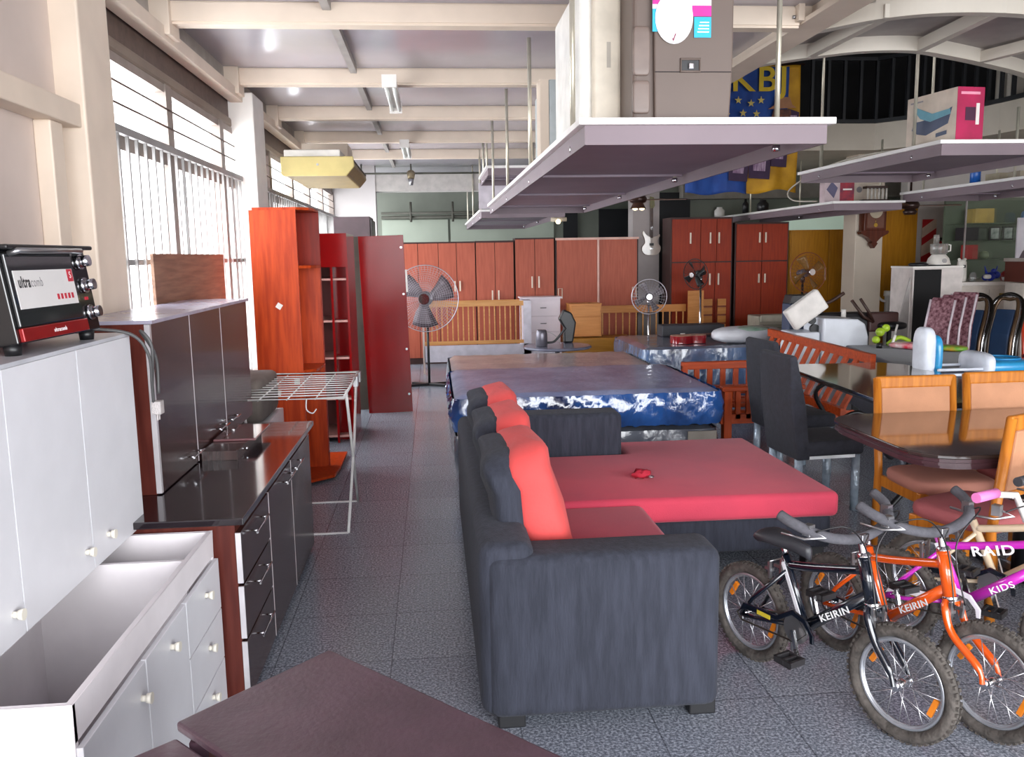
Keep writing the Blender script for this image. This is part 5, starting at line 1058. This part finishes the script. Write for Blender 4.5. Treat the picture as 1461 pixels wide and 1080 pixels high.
# ============================================================ THINGS HANGING OR ON THE HIGH SHELVES
t = T('wall_clock', 'brown wooden pendulum wall clock on the cream pillar', 'clock', (6.56, 12.4, 1.75)); cw_ = wood('mahogany', '#5e2c1c', '#4a2014', .3)
MB().prism([(-.17, .22), (.17, .22), (.17, .6), (-.17, .6)], (0, -.08, 0), (1, 0, 0), (0, 0, 1), (0, .17, 0)).build('case', cw_, t, bevel=.006); MB().prism([(-.22, .2), (-.2, .17), (-.1, .12), (-.03, .05), (-.05, .03), (0, -.04), (.05, .03), (.03, .05), (.1, .12), (.2, .17), (.22, .2), (.2, .22), (-.2, .22)], (0, -.08, 0), (1, 0, 0), (0, 0, 1), (0, .12, 0)).build('carved_base', cw_, t)
B((-.13, -.088, .26), (.13, -.08, .57)).build('glass_door', M('clock_glass', '#6b3c2a', .08, coat=.6), t); MB().cyl((0, -.09, .5), (0, -.094, .5), .1, n=28).build('dial', M('dial_cream', '#c8b8a0', .5), t); MB().lathe([(.03, 0), (.03, .006)], (0, -.09, .3), Matrix.Rotation(radians(90), 4, 'X')).build('pendulum', M('brass', '#c9a24a', .25, .9), t); MB().cyl((0, -.09, .3), (0, -.09, .42), .003, n=6).build('pendulum_rod', M('brass', '#c9a24a', .25, .9), t)
t = T('electric_guitar', 'white electric guitar hanging on the light column', 'guitar', (3.6, 13.984, 1.66)); gwh = M('guitar_cream', '#d4c4b8', .2, coat=.5)
ol = [(0, 0), (-.1, .01), (-.155, .07), (-.155, .14), (-.11, .2), (-.12, .27), (-.15, .36), (-.13, .395), (-.09, .34), (-.03, .3), (.03, .3), (.09, .31), (.13, .34), (.14, .31), (.11, .25), (.11, .2), (.155, .13), (.14, .05), (.08, .005)]
MB().prism([(p.x, p.y) for p in curve([(x, z, 0) for x, z in ol], 4, True)], (0, -.03, 0), (1, 0, 0), (0, 0, 1), (0, .045, 0)).build('body', gwh, t, bevel=.005)
B((-.022, -.045, .28), (.022, -.025, .76)).build('neck', M('dark_rosewood', '#43261c', .4), t); MB().prism([(-.02, .75), (.02, .75), (.05, .8), (.035, .93), (-.03, .95), (-.03, .8)], (0, -.04, 0), (1, 0, 0), (0, 0, 1), (0, .015, 0)).build('headstock', M('olive_headstock', '#6d6634', .4), t)
B((-.035, -.04, .155), (.035, -.03, .195)).build('pickup', black, t); B((-.025, -.04, .1), (.025, -.03, .12)).build('bridge', chrome, t); m = MB()
for i in range(6): m.cyl((-.014+i*.0056, -.048, .11), (-.014+i*.0056, -.048, .8), .0007, n=4)
m.build('strings', chrome, t)
def ceil_fan(label, loc, blades, drop, shade=True, rot=0):
    t = T('ceiling_fan', label, 'ceiling fan', loc, rot); MB().cyl((0, 0, .1), (0, 0, drop), .014).build('rod', dkp, t); MB().lathe([(.03, -.02), (.1, .0), (.12, .04), (.1, .08), (.03, .12)], (0, 0, 0)).build('motor', dkp, t)
    for q in blades:
        m = MB(); u_ = Vector((cos(q), sin(q), 0)); v_ = Vector((-sin(q), cos(q), 0)); m.prism([(.1, -.02), (.25, -.06), (.62, -.06), (.66, 0), (.62, .06), (.25, .06), (.1, .02)], (0, 0, .03), u_, v_+Vector((0, 0, .15)), (0, 0, .008)); m.build('blade', wood('dim_brown_blade', '#6d4c3c', '#5c3f32', .4), t)
    return t
dkp = M('dark_bronze', '#3a2722', .35, .4)
t = ceil_fan('brown ceiling fan with a cone lamp in front of the light column', (2.73, 11.3, 2.36), (2.9, -.1, 1.4, 4.3), .9); MB().lathe([(.11, -.08), (.1, -.075), (.03, .06), (.015, .1)], (0, 0, .0), n=28).build('cone_shade', M('brown_shade', '#4c3128', .4), t)
for x in (-.045, .045): MB().sph((x, -.03, -.085), .033, 12, 8, (1, 1, .6)).build('bulb', M('bulb_glow', '#ffe9b8', .3, emit=3), t)
t = ceil_fan('dark ceiling fan under the right hanging shelves', (6.3, 10.95, 2.22), (-.2, 1.9, 3.9), .88); MB().lathe([(.07, -.08), (.09, -.04), (.05, 0)], (0, 0, 0)).build('lamp_cup', dkp, t)
t = T('spot_lamp', 'small pale lamp at the end of the far hanging shelf', 'lamp', (1.78, 12.1, 2.155)); MB().cyl((-.1, 0, .03), (.12, 0, .03), .03).build('body', M('pale_lamp_body', '#cfc0a8', .4), t); MB().sph((0, -.02, .0), .035, 12, 8).build('bulb', M('bulb_glow', '#ffe9b8', .3, emit=3), t)
# seat box on the high shelf
t = T('booster_seat_box', 'white and magenta box showing a blue ramp shaped toy, on the high hanging shelf', 'box', (4.02, 6.75, 2.522), radians(-83)); bw = .58; 
B((-.29, -.0, 0), (.29, .24, .40)).build('carton', M('carton_white', '#d8c8b8', .5), t); o = B((.29, .0, .0), (.293, .24, .40)).build('end_print', M('magenta_print', '#b81c54', .45, col2='#a01848', scale=6), t)
B((.293, .03, .345), (.2945, .2, .365)).build('end_print_bar', M('pink_smudge', '#f0a0b8', .5), o); MB().cb((.2945, .12, .2), (.002, .09, .1)).build('end_picture', M('dark_print_patch', '#4a1c3c', .5), o); B((.293, .17, .12), (.2945, .2, .28)).build('end_white_mark', white, o)
dkb = M('print_slate', '#4c5670', .5); m = MB(); m.prism([(-.22, .14), (-.15, .1), (-.05, .08), (.2, .14), (.24, .26), (.1, .22), (-.1, .2), (-.2, .2)], (0, -.003, 0), (1, 0, 0), (0, 0, 1), (0, .003, 0)); m.build('printed_base', dkb, t)
m = MB(); m.prism([(-.2, .3), (-.16, .31), (.02, .24), (.22, .25), (.23, .21), (0, .18), (-.12, .22)], (0, -.006, 0), (1, 0, 0), (0, 0, 1), (0, .003, 0)); m.build('printed_seat', M('print_teal', '#6da6b8', .5), t)
MB().prism([(.07, .05), (.19, .06), (.19, .09), (.07, .08)], (0, -.003, 0), (1, 0, 0), (0, 0, 1), (0, .003, 0)).build('printed_inset', dkb, t)
B((-.25, -.002, .35), (-.1, 0, .362)).build('front_print_bar', M('faint_grey_ink', '#9a949a', .5), t)
# low shelf things
t = T('phone_box', 'pale and red printed carton on the narrow shelf above the red wardrobes', 'box', (5.25, 10.75, 2.302)); B((-.22, 0, 0), (-.02, .15, .28)).build('pale_carton', M('carton_pink', '#cdb8bc', .5), t); B((-.02, 0, 0), (.17, .15, .29)).build('red_carton', M('red_print', '#a82030', .5, col2='#6a1838', scale=10), t); m = MB(); m.prism([(-.2, .16), (-.13, .26), (-.05, .18), (-.1, .05)], (0, -.003, 0), (1, 0, 0), (0, 0, 1), (0, .003, 0)); m.build('printed_device', M('print_violet', '#5c5878', .5), t); MB().cb((.08, -.002, .16), (.12, .003, .02)).build('printed_word', white, t)
t = T('white_carton', 'plain white carton behind the brown rack on the narrow shelf', 'box', (5.72, 11.4, 2.302)); B((-.25, 0, 0), (.2, .12, .34)).build('carton', M('carton_white', '#d8c8b8', .5), t); MB().cyl((.1, -.002, .2), (.1, 0, .2), .04).build('printed_mark', M('print_grey', '#8a8488', .5), t)
t = T('cup_rack', 'small dark brown wooden rack with white posts on the narrow shelf', 'rack', (5.72, 10.8, 2.302)); B((-.17, -.07, 0), (.17, .07, .03)).build('tray', dbm, t); B((-.13, -.06, .17), (.15, .06, .2)).build('top_rail', dbm, t)
for i in range(6): MB().cyl((-.11+.05*i, -.04, .03), (-.11+.05*i, -.04, .17), .012).build('post', M('pale_post', '#cfc8c0', .5), t)
small('white_cable_coil', 'pale cable hanging over the left end of the narrow shelf', 'cable', MB().tube(curve([(5.05, 11.0, 2.33), (4.8, 11.2, 2.36), (4.72, 11.1, 2.5), (4.8, 10.2, 2.7), (4.95, 9.2, 2.75), (5.3, 9.0, 2.72)], 8), .01, n=6), M('ivory_cable', '#c4bcae', .5))
for i, (x, y) in enumerate(((5.06, 14.9), (5.12, 13.8), (5.1, 13.0))): small('small_bottle', ('white jar', 'dark bottle', 'dark squat tin')[i]+' at the far end of the narrow shelf', 'jar', MB().lathe([(.09, 0), (.09, .11), (.05, .15), (.05, .17)] if i != 1 else [(.05, 0), (.05, .16), (.02, .2), (.02, .24)], (x, y, 2.302)), white if i == 0 else black)
small('blue_tin', 'bright blue tin on the right edge hanging shelf', 'tin', MB().lathe([(.055, 0), (.055, .15), (.05, .16)], (6.1, 9.3, 2.402)), M('tin_blue', '#1e5cb0', .35)); shelfbox('wood_tray', 'pale wooden tray with carved front on the right edge hanging shelf', 6.45, 8.9, 2.402, .35, .2, .1, '#a59884', 'tray'); shelfbox('beige_carton', 'beige carton on the right edge hanging shelf', 6.75, 9.6, 2.402, .5, .25, .14, '#b0a48e')

# banner
t = T('banner_flag', 'blue and yellow cloth banner with letters and stars hanging from the gallery rail', 'banner', (4.35, 11.85, 2.5)); random.seed(11)
def cloth(x0, x1, z0, z1, y, mat, name, par, nx=24, nz=20, ragged=0):
    vs = []
    for j in range(nz+1):
        for i in range(nx+1):
            x = x0+(x1-x0)*i/nx; z = z0+(z1-z0)*j/nz-(ragged*sin(x*9)*(1-j/nz)); vs.append((x, y+.03*sin(x*11+z*1.5)+.012*sin(x*27-z*4), z))
    o = MB().add(vs, [(j*(nx+1)+i, j*(nx+1)+i+1, (j+1)*(nx+1)+i+1, (j+1)*(nx+1)+i) for j in range(nz) for i in range(nx)], True).build(name, mat, par); md = o.modifiers.new('thick', 'SOLIDIFY'); md.thickness = .004; return o
byel = M('banner_yellow', '#d09a1c', .7, col2='#b88416', scale=5); bblu = M('banner_blue', '#1e4c9c', .7, col2='#183c84', scale=5)
cl = cloth(-.8, .78, .02, 1.72, 0, byel, 'cloth', t, 40, 30, .03); cloth(-.8, .62, .5, 1.7, -.014, bblu, 'blue_field', cl, 30, 20); cloth(-.83, .06, .0, .42, -.01, bblu, 'blue_corner', cl, 16, 10, .02)
text('banner_lettering', 'KBJ', M('banner_letter_yellow', '#dcb81c', .6), cl, (.17, -.105, 1.5), (1, 0, 0), (0, 0, 1), .46, .003, width=.74, bold=.006)
sm_ = MB(); stm = M('banner_star', '#d8c064', .6)
for x, z in ((-.3, 1.2), (-.12, 1.24), (.06, 1.2), (.2, 1.24), (-.28, 1.05), (-.05, 1.07), (.14, 1.06), (-.42, 1.12)):
    m = MB(); m.prism([((.055 if k % 2 == 0 else .022)*sin(k*pi/5), (.055 if k % 2 == 0 else .022)*cos(k*pi/5)) for k in range(10)], (x, -.095, z), (1, 0, 0), (0, 0, 1), (0, .003, 0)); m.build('printed_star', stm, cl)
hb = M('banner_brown', '#7a4a30', .7, col2='#4c3028', scale=14)
for x, z, s in ((.5, 1.12, 1), (-.55, 1.05, 1)):
    MB().prism([(-.2, 0), (.2, .02), (.14, .06), (.1, .16), (-.08, .16), (-.12, .05)], (x, -.102, z), (1, 0, 0), (0, 0, 1), (0, .003, 0)).build('printed_hat', M('banner_tan', '#b07c58', .7), cl); MB().prism([(-.12, 0), (.12, 0), (.15, -.2), (.05, -.34), (-.1, -.3), (-.15, -.12)], (x, -.098, z), (1, 0, 0), (0, 0, 1), (0, .003, 0)).build('printed_figure', hb, cl)
pc = M('banner_plaid', '#7a5a78', .7, col2='#b8a0b4', scale=30, stretch=(1, 1, .2)); pd = M('banner_dark_purple', '#3c2444', .7)
for i, (x, z0, s_) in enumerate(((-.36, .3, .9), (-.1, .17, 1.15), (.2, .2, 1.3), (.47, .36, 1), (.66, .58, .6))):
    MB().prism([(-.12*s_, 0), (.11*s_, -.02), (.14*s_, .5), (-.12*s_, .55)], (x, -.095, z0), (1, 0, 0), (0, 0, 1), (0, .003, 0)).build('printed_panel', pd, cl); MB().prism([(-.07*s_, .1), (.06*s_, .09), (.08*s_, .46), (-.07*s_, .46)], (x, -.1, z0), (1, 0, 0), (0, 0, 1), (0, .003, 0)).build('printed_plaid', pc, cl)
MB().cyl((-.85, .02, 1.74), (.85, .02, 1.74), .015).build('hanging_pole', dkp, t)
